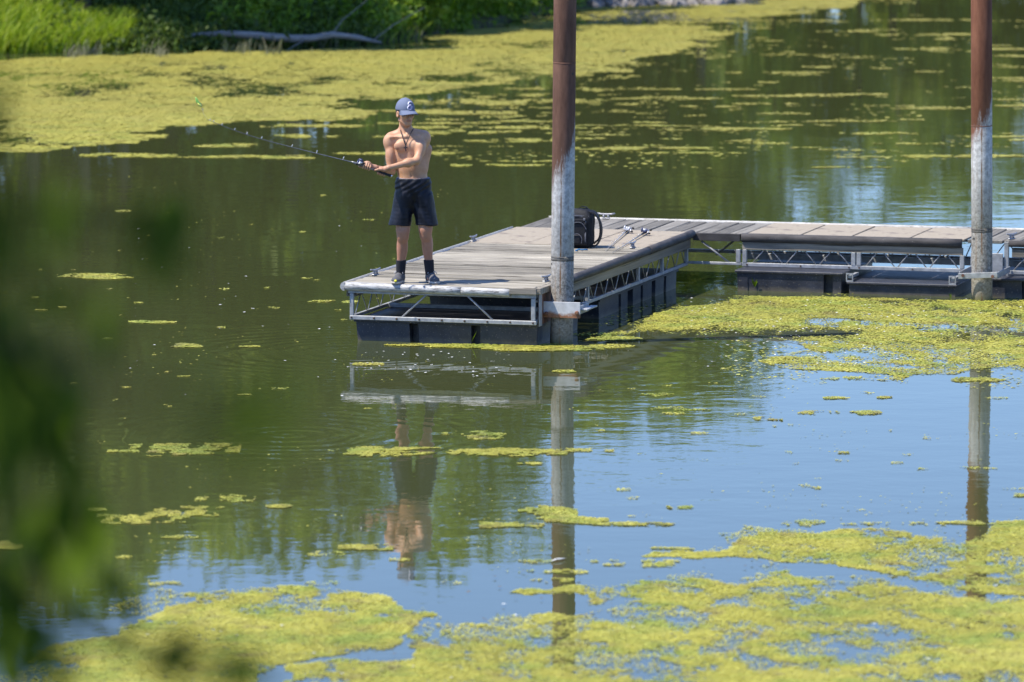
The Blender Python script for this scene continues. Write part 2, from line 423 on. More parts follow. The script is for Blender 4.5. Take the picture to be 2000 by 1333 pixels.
# person
def skin_mat():
    m, nt, b = new_mat('tanned skin')
    at = N(nt, 'ShaderNodeAttribute', attribute_name='tint')
    v = coords(nt); f = noise(nt, v, 18, 5, 0.6)
    col = ramp(nt, f, [(0.3, (0.53, 0.295, 0.17)), (0.7, (0.65, 0.385, 0.235))])
    col = mixc(nt, ramp(nt, noise(nt, v, 5, 4, 0.6), [(0.42, 0), (0.7, 0.55)]), col, (0.43, 0.19, 0.105))
    col = mixc(nt, at.outputs['Fac'], col, (0.36, 0.15, 0.105))
    nt.links.new(col, b.inputs['Base Color']); b.inputs['Roughness'].default_value = 0.48
    b.inputs['Specular IOR Level'].default_value = 0.4
    b.inputs['Subsurface Weight'].default_value = 0.12; b.inputs['Subsurface Radius'].default_value = (0.02, 0.008, 0.004); b.inputs['Subsurface Scale'].default_value = 0.4
    return m
M['skin'] = skin_mat()
M['shorts'] = mottled('navy black nylon', (0.004, 0.005, 0.010), (0.010, 0.012, 0.022), 0.5, 24, spec=0.32, bumpd=0.004, stretch=(1.6, 1.6, .7))
M['band'] = mottled('grey patterned waistband', (0.08, 0.09, 0.17), (0.34, 0.35, 0.42), 0.8, 60)
M['sock'] = mottled('black ribbed sock', (0.010, 0.011, 0.016), (0.02, 0.02, 0.028), 0.9, 40)
M['shoe'] = mottled('charcoal knit shoe', (0.05, 0.05, 0.055), (0.13, 0.13, 0.14), 0.85, 90)
M['sole'] = mottled('scuffed pale sole', (0.35, 0.31, 0.27), (0.6, 0.56, 0.5), 0.8, 30)
M['lace'] = mottled('grey lace', (0.3, 0.3, 0.32), (0.45, 0.45, 0.47), 0.8, 30)
M['yellow'] = mottled('yellow rubber', (0.65, 0.6, 0.03), (0.75, 0.72, 0.05), 0.5, 20)
M['cap'] = mottled('heather blue grey cloth', (0.115, 0.14, 0.215), (0.165, 0.195, 0.28), 0.85, 160)
M['white_thread'] = mottled('white thread', (0.75, 0.75, 0.78), (0.82, 0.82, 0.85), 0.7, 40)
M['purple_thread'] = mottled('purple thread', (0.05, 0.03, 0.22), (0.08, 0.05, 0.3), 0.7, 40)
M['hair'] = mottled('dark brown hair', (0.012, 0.008, 0.006), (0.03, 0.02, 0.014), 0.5, 60, stretch=(1, 1, 0.2))
M['black_cord'] = mottled('black cord', (0.01, 0.01, 0.012), (0.025, 0.022, 0.022), 0.6, 60)
M['eye'] = mottled('eye', (0.02, 0.015, 0.012), (0.05, 0.035, 0.03), 0.15, 60)
# tackle
M['graphite'] = mottled('grey rod blank', (0.10, 0.10, 0.105), (0.22, 0.22, 0.22), 0.25, 40, spec=0.9)
M['pale_rod'] = mottled('pale grey rod', (0.28, 0.27, 0.26), (0.45, 0.44, 0.42), 0.35, 30)
M['foam'] = mottled('black foam grip', (0.012, 0.012, 0.014), (0.025, 0.025, 0.028), 0.75, 60)
M['chrome'] = mottled('bright reel metal', (0.6, 0.6, 0.62), (0.78, 0.78, 0.8), 0.25, 20, metallic=0.8)
M['silver'] = mottled('silver reel shell', (0.62, 0.62, 0.64), (0.8, 0.8, 0.82), 0.3, 20, metallic=0.35)
M['reel_blue'] = mottled('dark blue reel shell', (0.03, 0.035, 0.09), (0.07, 0.08, 0.18), 0.3, 20, metallic=0.3)
M['lure_green'] = mottled('green lure body', (0.05, 0.30, 0.07), (0.4, 0.65, 0.10), 0.3, 60)
M['lure_yellow'] = mottled('yellow lure belly', (0.7, 0.7, 0.1), (0.8, 0.8, 0.2), 0.3, 60)
M['nylon_line'] = mottled('pale nylon line', (0.6, 0.6, 0.58), (0.7, 0.7, 0.68), 0.3, 60)
M['pack'] = mottled('black nylon pack cloth', (0.007, 0.008, 0.010), (0.02, 0.021, 0.025), 0.7, 50, bumpd=0.002, spec=0.3)
M['pack_trim'] = mottled('grey pack piping', (0.10, 0.10, 0.115), (0.16, 0.16, 0.175), 0.6, 40)
M['blue_rope'] = mottled('blue rope', (0.01, 0.12, 0.30), (0.03, 0.22, 0.45), 0.7, 50)
# nature
M['duckweed'] = None
M['bark'] = mottled('grey brown bark', (0.05, 0.04, 0.032), (0.13, 0.105, 0.085), 0.9, 9, stretch=(1, 1, 0.15), bumpd=0.02)
M['dead_wood'] = mottled('bleached dead wood', (0.12, 0.115, 0.11), (0.32, 0.31, 0.30), 0.8, 6, stretch=(0.3, 3, 3), bumpd=0.01)
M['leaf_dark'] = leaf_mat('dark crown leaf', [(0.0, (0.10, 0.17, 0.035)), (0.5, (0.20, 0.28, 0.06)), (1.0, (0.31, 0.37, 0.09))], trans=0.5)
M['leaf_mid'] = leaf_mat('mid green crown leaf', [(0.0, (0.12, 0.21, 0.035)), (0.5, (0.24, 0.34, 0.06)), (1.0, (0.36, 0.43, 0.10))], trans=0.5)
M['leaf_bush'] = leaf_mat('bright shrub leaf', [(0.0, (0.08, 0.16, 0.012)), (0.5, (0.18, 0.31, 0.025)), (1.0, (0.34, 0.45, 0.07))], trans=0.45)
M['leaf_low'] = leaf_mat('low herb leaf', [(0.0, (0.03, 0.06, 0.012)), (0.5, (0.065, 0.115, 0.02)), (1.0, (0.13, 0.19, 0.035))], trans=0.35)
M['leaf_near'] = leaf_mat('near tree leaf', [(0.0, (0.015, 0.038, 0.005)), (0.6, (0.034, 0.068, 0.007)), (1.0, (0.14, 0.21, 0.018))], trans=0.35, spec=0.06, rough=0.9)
M['grass'] = leaf_mat('bank grass', [(0.0, (0.12, 0.20, 0.010)), (0.5, (0.27, 0.40, 0.015)), (1.0, (0.44, 0.52, 0.08))], trans=0.45)
M['reed'] = leaf_mat('dry reed', [(0.0, (0.10, 0.11, 0.05)), (0.5, (0.20, 0.20, 0.12)), (1.0, (0.30, 0.29, 0.19))], trans=0.2)
M['bank'] = mottled('damp bank soil', (0.035, 0.03, 0.018), (0.09, 0.085, 0.04), 0.95, 1.5, bumpd=0.05, spots=((0.05, 0.09, 0.015), 2.5, 0.5))
M['gravel'] = mottled('grey drift stones', (0.16, 0.14, 0.125), (0.34, 0.31, 0.29), 0.9, 9, bumpd=0.03)
M['debris'] = mottled('pale floating fluff', (0.55, 0.55, 0.53), (0.78, 0.78, 0.76), 0.8, 30)

def weed_mat():
    m, nt, b = new_mat('duckweed and algae')
    at = N(nt, 'ShaderNodeAttribute', attribute_name='tint')
    tc = N(nt, 'ShaderNodeTexCoord')
    big = noise(nt, tc.outputs['Object'], 0.55, 4, 0.6)
    f = math_n(nt, 'ADD', math_n(nt, 'MULTIPLY', at.outputs['Fac'], 0.75), math_n(nt, 'MULTIPLY_ADD', big, 1.0, -0.38))
    col = ramp(nt, f, [(0.0, (0.17, 0.165, 0.05)), (0.3, (0.36, 0.345, 0.065)), (0.6, (0.49, 0.465, 0.075)), (1.0, (0.60, 0.575, 0.15))])
    hue = noise(nt, tc.outputs['Object'], 1.7, 5, 0.65)
    col = mixc(nt, ramp(nt, hue, [(0.47, 0), (0.66, 0.75)]), col, (0.25, 0.34, 0.06))         # greener living duckweed
    old = noise(nt, coords(nt, (1, 1, 1), 'Object', (0, 0, 1.0)), 2.6, 5, 0.7)
    col = mixc(nt, ramp(nt, old, [(0.54, 0), (0.70, 0.8)]), col, (0.28, 0.22, 0.09))       # browned, dying algae
    nt.links.new(col, b.inputs['Base Color']); b.inputs['Roughness'].default_value = 0.6; b.inputs['Specular IOR Level'].default_value = 0.25
    sp = N(nt, 'ShaderNodeSeparateXYZ'); nt.links.new(tc.outputs['Object'], sp.inputs[0])
    far = N(nt, 'ShaderNodeMapRange'); far.inputs[1].default_value = 72; far.inputs[2].default_value = 84; far.inputs[4].default_value = 0.6; nt.links.new(sp.outputs[1], far.inputs[0])
    col = mixc(nt, far.outputs[0], col, (0.38, 0.335, 0.085))                                # old, tanned algae of the far shore
    nt.links.new(col, b.inputs['Base Color'])
    tr = N(nt, 'ShaderNodeBsdfTranslucent'); nt.links.new(col, tr.inputs[0])
    mx = N(nt, 'ShaderNodeMixShader'); mx.inputs[0].default_value = 0.15
    nt.links.new(b.outputs[0], mx.inputs[1]); nt.links.new(tr.outputs[0], mx.inputs[2]); nt.links.new(mx.outputs[0], nt.nodes['Material Output'].inputs[0])
    return m
M['duckweed'] = weed_mat()

def water_mat():
    m, nt, b = new_mat('murky pond water')
    tc = N(nt, 'ShaderNodeTexCoord'); P = tc.outputs['Object']
    b.inputs['Base Color'].default_value = (0.056, 0.065, 0.024, 1)
    b.inputs['Roughness'].default_value = 0.015; b.inputs['IOR'].default_value = 1.333
    def nz(scale, detail, st=(1, 1, 1)):
        mp = N(nt, 'ShaderNodeMapping'); mp.inputs['Scale'].default_value = st; nt.links.new(P, mp.inputs[0])
        return noise(nt, mp.outputs[0], scale, detail, 0.5)
    patch = ramp(nt, nz(0.22, 3, (0.6, 1, 1)), [(0.36, 0.25), (0.66, 1.0)])      # calm and ruffled areas
    h = math_n(nt, 'MULTIPLY', nz(3.2, 2, (0.7, 1, 1)), 0.0020)
    h = math_n(nt, 'ADD', h, math_n(nt, 'MULTIPLY', nz(11, 2), 0.00055))
    h = math_n(nt, 'ADD', h, math_n(nt, 'MULTIPLY', nz(0.8, 1), 0.003))
    h = math_n(nt, 'MULTIPLY', h, patch)
    # rings spreading from the dock corner, the pile and a fish rise
    for (px, py, wl, rad, amp) in RINGS:
        c = atz(px, py)
        d = N(nt, 'ShaderNodeVectorMath', operation='DISTANCE'); nt.links.new(P, d.inputs[0]); d.inputs[1].default_value = (c[0], c[1], 0)
        r = d.outputs['Value']
        wob = math_n(nt, 'ADD', r, math_n(nt, 'MULTIPLY', nz(1.1, 2), wl * 1.6))
        s = math_n(nt, 'SINE', math_n(nt, 'MULTIPLY', wob, 2 * math.pi / wl))
        env = N(nt, 'ShaderNodeMapRange'); env.interpolation_type = 'SMOOTHSTEP'
        env.inputs[1].default_value = rad; env.inputs[2].default_value = rad * 0.15; nt.links.new(r, env.inputs[0])
        h = math_n(nt, 'ADD', h, math_n(nt, 'MULTIPLY', math_n(nt, 'MULTIPLY', s, env.outputs[0]), amp))
    bump(nt, h, 1.0, b); return m
RINGS = [(640, 683, 0.11, 0.65, 0.0004), (1105, 700, 0.33, 4.5, 0.00026), (700, 690, 0.22, 3.2, 0.00035), (560, 850, 0.26, 2.6, 0.0006)]
M['water'] = water_mat()

# ------------------------------------------------------------------ water and ground
w = MB(); w.bm.faces.new([w.bm.verts.new(p) for p in ((-160, 4, 0), (160, 4, 0), (160, 420, 0), (-160, 420, 0))])
tag(w.build('water', M['water']), kind='structure')

SHORE = np.array([(-160, 60), (-40, 88), (-14, 95.5), (-9, 97.8), (-6.4, 98.6), (-4.0, 99.6), (-2.3, 101.3), (-0.9, 105), (0.2, 108.8), (0.9, 111.2), (1.6, 112.9), (4.4, 114.3),
                  (5.6, 117.5), (7.5, 128), (12, 146), (22, 152), (60, 150), (160, 140)], float)
def shore_y(x): return np.interp(x, SHORE[:, 0], SHORE[:, 1])
def bank_z(x, y):
    d = y - shore_y(x)
    z = np.where(d < 0, d * 0.25, 0.55 * (1 - np.exp(-np.maximum(d, 0) / 2.2)) + 0.012 * np.maximum(d, 0))
    return np.clip(z, -1.2, 6) + np.where(d > 0, (fbm(x * 0.7, y * 0.7, 5) - 0.5) * 0.25 * np.clip(d / 2, 0, 1), 0)
def grid_mesh(name, xs, ys, fz):
    X, Y = np.meshgrid(xs, ys, indexing='ij'); Zv = fz(X, Y)
    V = np.stack([X, Y, Zv], -1).reshape(-1, 3); nx, ny = len(xs), len(ys)
    I = np.arange(nx * ny).reshape(nx, ny)
    F = np.stack([I[:-1, :-1], I[1:, :-1], I[1:, 1:], I[:-1, 1:]], -1).reshape(-1, 4)
    return np_mesh(name, V, F, True)
xs = np.unique(np.concatenate([np.linspace(-160, -25, 40), np.linspace(-25, 25, 130), np.linspace(25, 160, 40)]))
ys = np.unique(np.concatenate([np.linspace(56, 90, 20), np.linspace(90, 132, 130), np.linspace(132, 170, 50), np.linspace(170, 900, 40)]))
tag(link_mesh('far_bank', grid_mesh('far_bank', xs, ys, bank_z), M['bank']), kind='structure')
def near_z(x, y):
    return np.interp(y, [-30, -2, 3, 6.5, 9, 16, 20], [4.9, 4.6, 4.45, 3.6, 2.0, -0.4, -1.0]) + (fbm(x, y, 3) - 0.5) * 0.15
tag(link_mesh('near_bank', grid_mesh('near_bank', np.linspace(-60, 60, 70), np.linspace(-30, 20, 60), near_z), M['bank']), kind='structure')
# grey drift stones on the point of the far bank
st = MB()
for i in range(420):
    x = random.uniform(1.6, 5.2); y = float(shore_y(np.array([x]))[0]) + random.uniform(-0.25, 1.7) ** 1.0
    z = float(bank_z(np.array([x]), np.array([y]))[0]); r = random.uniform(0.04, 0.13)
    q = bmesh.ops.create_icosphere(st.bm, subdivisions=1, radius=r)
    bmesh.ops.transform(st.bm, matrix=Matrix.Translation((x, y, z + r * 0.3)) @ Euler((random.random() * 3, random.random() * 3, random.random() * 3)).to_matrix().to_4x4() @ Matrix.Diagonal((1.4, 0.9, 0.6, 1)), verts=q['verts'])
tag(st.build('shore_stones', M['gravel']), 'band of pale grey stones and drift on the point of the far bank', 'stones', kind='stuff')

# ------------------------------------------------------------------ floating weed: thousands of little fronds
def inpoly(x, y, poly):
    c = np.zeros(len(x), bool); n = len(poly)
    for i in range(n):
        x0, y0 = poly[i]; x1, y1 = poly[(i + 1) % n]
        m = ((y0 > y) != (y1 > y)) & (x < (x1 - x0) * (y - y0) / (y1 - y0 + 1e-12) + x0); c ^= m
    return c
def wpoly(pts): return [tuple(atz(px, max(py, -40))[:2]) for px, py in pts]
def flakes(P, size, name_seed):
    """P (n,2) -> jittered little four-cornered fronds floating on the water"""
    n = len(P); rng = np.random.default_rng(name_seed)
    s = size * rng.uniform(0.5, 1.35, n); a = rng.uniform(0, 2 * np.pi, n)
    z = 0.003 + rng.uniform(0, 0.006, n)
    tl = np.clip(0.07 * (0.03 / size) ** 0.8, 0.012, 0.09); t1 = rng.normal(0, tl, n); t2 = rng.normal(0, tl, n)
    V = np.zeros((n, 4, 3))
    for k in range(4):
        ang = a + k * np.pi / 2 + rng.uniform(-0.35, 0.35, n); r = s * rng.uniform(0.7, 1.15, n) * 0.62
        dx = np.cos(ang) * r; dy = np.sin(ang) * r
        V[:, k, 0] = P[:, 0] + dx; V[:, k, 1] = P[:, 1] + dy
        V[:, k, 2] = np.maximum(z + dx * t1 + dy * t2, 0.002)
    return V.reshape(-1, 3), np.arange(n * 4).reshape(n, 4)
FL_V, FL_F, FL_T = [], [], []
def weed_field(x, y, seed, nf, fine): return 0.6 * fbm(x * nf[0], y * nf[1], seed + 3) + 0.4 * fbm(x * fine, y * fine * 0.5, seed + 4, 3)
def warped(x, y, seed, warp):
    a, b = 1.1 * min(1, .5 / warp[0]), 0.7 * min(1, 1.0 / warp[1])
    return x + (fbm(x * a * 1.6, y * a, seed + 1, 5) - 0.5) * 2.4 * warp[0], y + (fbm(x * b * 1.6, y * b, seed + 2, 5) - 0.5) * 2.4 * warp[1]
def scatter(poly, per_m2, size, thr, seed, nf=(1.6, 0.8), warp=(0.25, 0.8), fine=6.0, film=0.0, foff=0.085):
    pw = np.array(poly); lo = pw.min(0) - np.array(warp); hi = pw.max(0) + np.array(warp)
    rng = np.random.default_rng(seed)
    if film:                                                            # closed skin of weed where the mat is thick
        gx = np.arange(lo[0], hi[0], film); gy = np.arange(lo[1], hi[1], film)
        X, Y = [a.ravel() for a in np.meshgrid(gx, gy, indexing='ij')]
        wx, wy = warped(X, Y, seed, warp); k = inpoly(wx, wy, poly); X = X[k]; Y = Y[k]
        d = weed_field(X, Y, seed, nf, fine); k = d > thr + foff + rng.normal(0, .035, len(d)); X = X[k]; Y = Y[k]; d = d[k]
        h = film * 0.53; V = np.zeros((len(X), 4, 3))
        for q_, (ax_, ay_) in enumerate(((-1, -1), (1, -1), (1, 1), (-1, 1))):
            V[:, q_, 0] = X + ax_ * h + rng.uniform(-.3, .3, len(X)) * film; V[:, q_, 1] = Y + ay_ * h + rng.uniform(-.3, .3, len(X)) * film
        V[:, :, 2] = 0.0015 + rng.uniform(0, .001, (len(X), 1))
        FL_F.append(np.arange(len(X) * 4).reshape(-1, 4) + sum(len(v) for v in FL_V)); FL_V.append(V.reshape(-1, 3))
        FL_T.append(np.repeat(np.clip(0.5 + (d - 0.5) * 1.5 + rng.uniform(-.06, .06, len(X)), 0, 1), 4))
    n = int((hi[0] - lo[0]) * (hi[1] - lo[1]) * per_m2)
    x = rng.uniform(lo[0], hi[0], n); y = rng.uniform(lo[1], hi[1], n)
    wx, wy = warped(x, y, seed, warp)
    k = inpoly(wx, wy, poly); x = x[k]; y = y[k]
    d = weed_field(x, y, seed, nf, fine)
    p = np.clip((d - thr + 0.02) / 0.2, 0.0, 1.0)
    k = rng.uniform(0, 1, len(x)) < p; x = x[k]; y = y[k]
    add_fl(np.stack([x, y], 1), size, seed, d[k])
def add_fl(P, size, seed, d=None):
    if not len(P): return
    V, F = flakes(P, size, seed)
    rng = np.random.default_rng(seed + 5)
    t = rng.uniform(0.3, 0.75, len(P))
    if d is not None: t = np.clip(t * 0.7 + 0.12 + (d - 0.5) * 1.5, 0, 1)
    FL_F.append(F + sum(len(v) for v in FL_V)); FL_V.append(V); FL_T.append(np.repeat(t, 4))
# the big mat along the far shore
FAR = [(-350, 118), (250, 108), (620, 96), (800, 86), (950, 52), (1100, 20), (1300, 12), (1500, 2), (1620, -30), (1760, -25), (1650, 8), (1500, 26), (1400, 60), (1330, 95), (1250, 128), (1150, 152),
       (900, 182), (700, 205), (560, 226), (350, 250), (200, 268), (60, 284), (-350, 310)]
scatter(wpoly(FAR), 420, 0.06, 0.335, 11, nf=(0.4, 0.25), warp=(1.2, 3.4), fine=1.6, film=0.11)
# mat right of the dock
MID = [(1250, 634), (1330, 603), (1430, 590), (1460, 584), (1700, 588), (2120, 596), (2120, 712), (1900, 716), (1740, 737), (1640, 722), (1490, 706), (1600, 688), (1560, 668), (1400, 648), (1270, 648), (1160, 664), (1125, 668)]
scatter(wpoly(MID), 4600, 0.020, 0.395, 21, nf=(1.3, 1.0), warp=(0.2, 0.5), fine=6, film=0.03, foff=0.15)
MID2 = [(1300, 614), (1430, 587), (1450, 577), (1700, 582), (2120, 591), (2120, 640), (1800, 632), (1600, 622), (1440, 628), (1330, 622)]
scatter(wpoly(MID2), 4200, 0.020, 0.36, 22, nf=(1.3, 1.0), warp=(0.2, 0.22), fine=6, film=0.035)
scatter(wpoly([(1490, 703), (1600, 702), (1770, 718), (1900, 722), (1870, 735), (1700, 732), (1600, 718)]), 4200, 0.020, 0.36, 23, warp=(0.08, 0.3))
# near mats
P1 = [(1250, 1078), (1330, 1066), (1450, 1072), (1440, 1046), (1560, 1045), (1700, 1042), (1850, 1060), (1950, 1020), (2120, 1003), (2120, 1165), (1760, 1132), (1640, 1106), (1520, 1097), (1490, 1094), (1400, 1086)]
P2 = [(1000, 1215), (1090, 1196), (1240, 1206), (1200, 1162), (1050, 1164), (1120, 1150), (1250, 1140), (1270, 1124), (1400, 1132), (1460, 1137), (1520, 1112), (1640, 1125), (2120, 1140), (2120, 1420), (640, 1420), (680, 1312), (830, 1268), (870, 1232)]
P3 = [(270, 1190), (400, 1166), (520, 1150), (700, 1165), (830, 1200), (848, 1220), (720, 1266), (560, 1293), (470, 1322), (400, 1420), (-80, 1420), (60, 1280), (250, 1240)]
P4 = [(560, 1312), (700, 1296), (840, 1300), (800, 1345), (500, 1420)]
def fringe(pp, per, size, thr, seed, warp): scatter(wpoly(pp), per, size, thr, seed, nf=(1.1, 0.9), warp=warp, fine=8)
fringe(MID, 2200, 0.020, 0.47, 61, (0.6, 0.8))
for i, pp in enumerate((P1, P2, P3, P4)): fringe(pp, 3200, 0.017, 0.465, 63 + i * 7, (0.7, 1.0))
fringe(FAR, 90, 0.065, 0.46, 95, (2.5, 5.0))
for i, (pp, th) in enumerate(((P1, 0.37), (P2, 0.375), (P3, 0.36), (P4, 0.43))):
    scatter(wpoly(pp), 6500, 0.016, th + .02, 31 + i * 7, nf=(1.3, 1.1), warp=(0.34, 0.50), fine=7, film=0.024)
# loose patches: centre and half-size in the photo, turned into places on the water
BL = [(190, 541, 85, 6, .7), (295, 630, 50, 3.5, .9), (365, 675, 32, 5, 1), (485, 678, 22, 1.6, .8), (600, 547, 34, 4, .35), (510, 602, 42, 4, .35), (640, 590, 60, 2.5, .5), (240, 413, 16, 2, .6),
      (340, 880, 130, 13, .6), (270, 1015, 100, 12, .45), (360, 1000, 80, 10, .45), (440, 975, 60, 8, .3), (545, 990, 26, 3.5, .9), (190, 998, 28, 4.5, .9), (20, 1065, 30, 9, .9), (250, 1090, 40, 5, .4), (300, 1140, 70, 6, .35),
      (760, 884, 120, 9, .75), (980, 884, 130, 9, .8), (1110, 882, 90, 5, .5), (925, 852, 75, 9, .6), (1030, 906, 42, 4, .8), (700, 880, 60, 7, .5),
      (1070, 1000, 58, 12, .95), (1000, 1026, 64, 7, .9), (1110, 1018, 80, 9, .95), (1210, 1024, 120, 4, .85), (1330, 992, 28, 3, .6), (715, 1070, 55, 6, .85), (640, 1083, 40, 5, .3),
      (840, 675, 90, 2.5, .8), (950, 677, 120, 4, 1), (1060, 681, 120, 6, 1), (1150, 676, 90, 5, .7), (720, 712, 30, 3, .6), (1110, 727, 30, 3, .8), (1205, 662, 60, 4, .8), (730, 689, 40, 2, .5),
      (250, 305, 95, 5, .7), (480, 308, 135, 4.5, .8), (570, 267, 36, 3.5, .95), (440, 285, 62, 3.5, .6), (690, 268, 60, 3, .5), (620, 246, 110, 3.5, .6), (850, 220, 160, 5, .6), (830, 250, 50, 3, .5),
      (770, 300, 120, 3, .6), (900, 260, 100, 3, .6), (1000, 275, 120, 4, .6), (980, 200, 200, 6, .55),
      (1540, 700, 60, 4, .9), (1900, 742, 70, 5, .8), (1690, 740, 90, 5, .35), (1330, 800, 60, 4, .2), (1635, 778, 28, 2.5, .7), (1730, 777, 22, 3, .9), (1500, 818, 28, 4, .7), (1590, 807, 50, 4, .5), (1690, 806, 36, 5, .8),
      (1635, 884, 24, 3, .7), (1570, 953, 60, 6, .22), (1900, 915, 90, 3, .3), (1580, 1022, 46, 8, .4), (1990, 968, 30, 4, .7), (1900, 1022, 180, 4, .8), (1750, 1024, 120, 3, .5), (1330, 1072, 60, 4, .6),
      (1110, 1097, 100, 4, .4), (1070, 1118, 80, 4, .5), (1240, 1105, 90, 5, .5), (1290, 1100, 40, 6, .6), (1080, 1135, 60, 5, .5), (780, 1095, 20, 3, .4), (890, 1138, 40, 5, .25), (1280, 772, 40, 3, .3), (1460, 590, 40, 4, .9),
      (640, 1140, 50, 4, .3), (350, 1050, 50, 3, .4), (545, 760, 40, 2, .2)]
rb = random.Random(3)
for i in range(180):                                                       # thin streaks over the far right of the pond
    x = rb.uniform(830, 2060); y = rb.uniform(30, 300) if x > 1250 else rb.uniform(165, 290)
    if i % 5 == 0: y += abs(rb.gauss(0, 28))
    if x < 1400 and y < 150: continue
    BL.append((x, y, rb.uniform(25, 150), rb.uniform(0.9, 2.8), rb.uniform(0.08, 0.38) if i % 5 else rb.uniform(.5, .8)))
for i in range(60):
    BL.append((rb.uniform(60, 760), rb.uniform(380, 800), rb.uniform(4, 16), rb.uniform(0.8, 1.6), rb.uniform(0.2, 0.6)))
for i in range(50):
    BL.append((rb.uniform(1150, 2000), rb.uniform(745, 1030), rb.uniform(6, 30), rb.uniform(1, 3), rb.uniform(0.1, 0.35)))
for i, (cx, cy, rx, ry, den) in enumerate(BL):
    c = atz(cx, cy); sc = FPX / c[1]; wx = rx / sc; wy = ry / sc / (CAMH / c[1])
    size = 0.019 * max(0.85, c[1] / 52) ** 1.7
    n = int(4 * wx * wy / (size * size * 0.55) * 2.6 * den) + 3
    rng = np.random.default_rng(500 + i)
    q = rng.uniform(-1, 1, (n, 2)); x = c[0] + q[:, 0] * wx; y = c[1] + q[:, 1] * wy
    e = 1.15 - np.hypot(q[:, 0], q[:, 1]) + (fbm(x * 1.3 / max(wx, .3), y * 1.3 / max(wy, .3), i) - 0.5) * 1.9
    k = e > 0.25; d = fbm(x * 5 * 0.03 / size, y * 2.5 * 0.03 / size, i + 9, 3); k &= d > 0.62 - 0.32 * den
    add_fl(np.stack([x[k], y[k]], 1), size, 900 + i, d[k])
# loose fronds between everything
for k_, (n_, px0, px1, py0, py1, s_) in enumerate(((1500, -50, 2050, 690, 1150, .018), (500, -50, 1200, 320, 690, .02), (2500, 1150, 2050, 560, 760, .03), (1800, 800, 2050, 40, 330, .07))):
    q = np.random.default_rng(77 + k_); P = np.array([atz(q.uniform(px0, px1), q.uniform(py0, py1))[:2] for _ in range(n_ * 2)]); P = P[fbm(P[:, 0] * .9, P[:, 1] * .45, 300 + k_, 3) > .60]
    add_fl(P, s_, 88 + k_)
V = np.concatenate(FL_V); F = np.concatenate(FL_F); T = np.concatenate(FL_T)
me = np_mesh('duckweed', V, F); a_ = me.attributes.new('tint', 'FLOAT', 'POINT'); a_.data.foreach_set('value', T.astype(np.float32))
print('duckweed fronds', len(F))
tag(link_mesh('duckweed', me, M['duckweed']), 'yellow green duckweed and algae floating in mats and streaks on the pond', 'duckweed', kind='stuff')
# pale fluff and feathers lying on the weed
q = np.random.default_rng(5); P = []
for _ in range(330):
    P.append(atz(q.uniform(1350, 2020), q.uniform(585, 720))[:2])
for _ in range(45): P.append(atz(q.uniform(250, 760), q.uniform(430, 800))[:2])
for _ in range(60): P.append(atz(q.uniform(650, 1000), q.uniform(690, 740))[:2])
for _ in range(30): P.append(atz(q.uniform(250, 1990), q.uniform(1100, 1330))[:2])
V, F = flakes(np.array(P), 0.021, 4); V[:, 2] += 0.014
tag(link_mesh('seed_fluff', np_mesh('seed_fluff', V, F), M['debris']), 'pale specks of seed fluff scattered over water and weed', 'fluff', kind='stuff')
P = np.concatenate([[atz(q.uniform(x0, x1), q.uniform(y0, y1))[:2] for _ in range(n_)] for n_, x0, x1, y0, y1 in ((130, 1300, 2020, 585, 720), (160, 900, 2020, 1080, 1333), (70, 300, 830, 1170, 1333), (120, -50, 1100, 110, 260))])
V, F = flakes(P, 0.024, 6); V[:, 2] += 0.011
tag(link_mesh('leaf_litter', np_mesh('leaf_litter', V, F), M['bark']), 'brown flecks of dead leaf and bark lying on the weed mats', 'litter', kind='stuff')
fe = MB(); c = atz(1090, 1097)
fe.tube([(c[0] - .05, c[1] - .05, .010), (c[0] - .015, c[1], .016), (c[0] + .02, c[1] + .03, .016), (c[0] + .055, c[1] + .08, .012)], [.003, .012, .013, .002], 8, flat=0.35)
tag(fe.build('feather', M['debris']), 'single white feather floating near the reflection of the near pile', 'feather')

# ------------------------------------------------------------------ leaves, trees, shrubs, grass
def leaf_cloud(centers, per, spread, size, seed, flat=0.8, up=0.35):
    rng = np.random.default_rng(seed); C = np.repeat(np.asarray(centers, float), per, 0); n = len(C)
    sp = np.repeat(np.asarray(spread, float), per) if hasattr(spread, '__len__') else np.full(n, spread)
    off = rng.normal(0, 1, (n, 3)); off /= np.maximum(np.linalg.norm(off, axis=1, keepdims=True), 1e-6)
    off *= (rng.uniform(0.15, 1.0, (n, 1)) ** 0.5) * sp[:, None]; off[:, 2] *= flat
    P = C + off
    d1 = rng.normal(0, 1, (n, 3)); d1 /= np.linalg.norm(d1, axis=1, keepdims=True)
    nn = rng.normal(0, 1, (n, 3)); nn[:, 2] += up * 3; d2 = np.cross(nn, d1); d2 /= np.maximum(np.linalg.norm(d2, axis=1, keepdims=True), 1e-6)
    s = size * rng.uniform(0.6, 1.35, n)[:, None]
    V = np.stack([P - d1 * s, P + d2 * s * 0.45, P + d1 * s, P - d2 * s * 0.45], 1).reshape(-1, 3)
    tb = np.repeat(rng.uniform(0.1, 0.8, len(centers)), per)
    t = np.clip(tb + rng.uniform(-0.25, 0.25, n), 0, 1)
    return V, np.arange(n * 4).reshape(n, 4), np.repeat(t, 4)
def cloud_obj(name, VFT, mat, parent=None):
    V, F, T = VFT; me = np_mesh(name, V, F)
    a = me.attributes.new('tint', 'FLOAT', 'POINT'); a.data.foreach_set('value', T.astype(np.float32))
    return link_mesh(name, me, mat, parent)
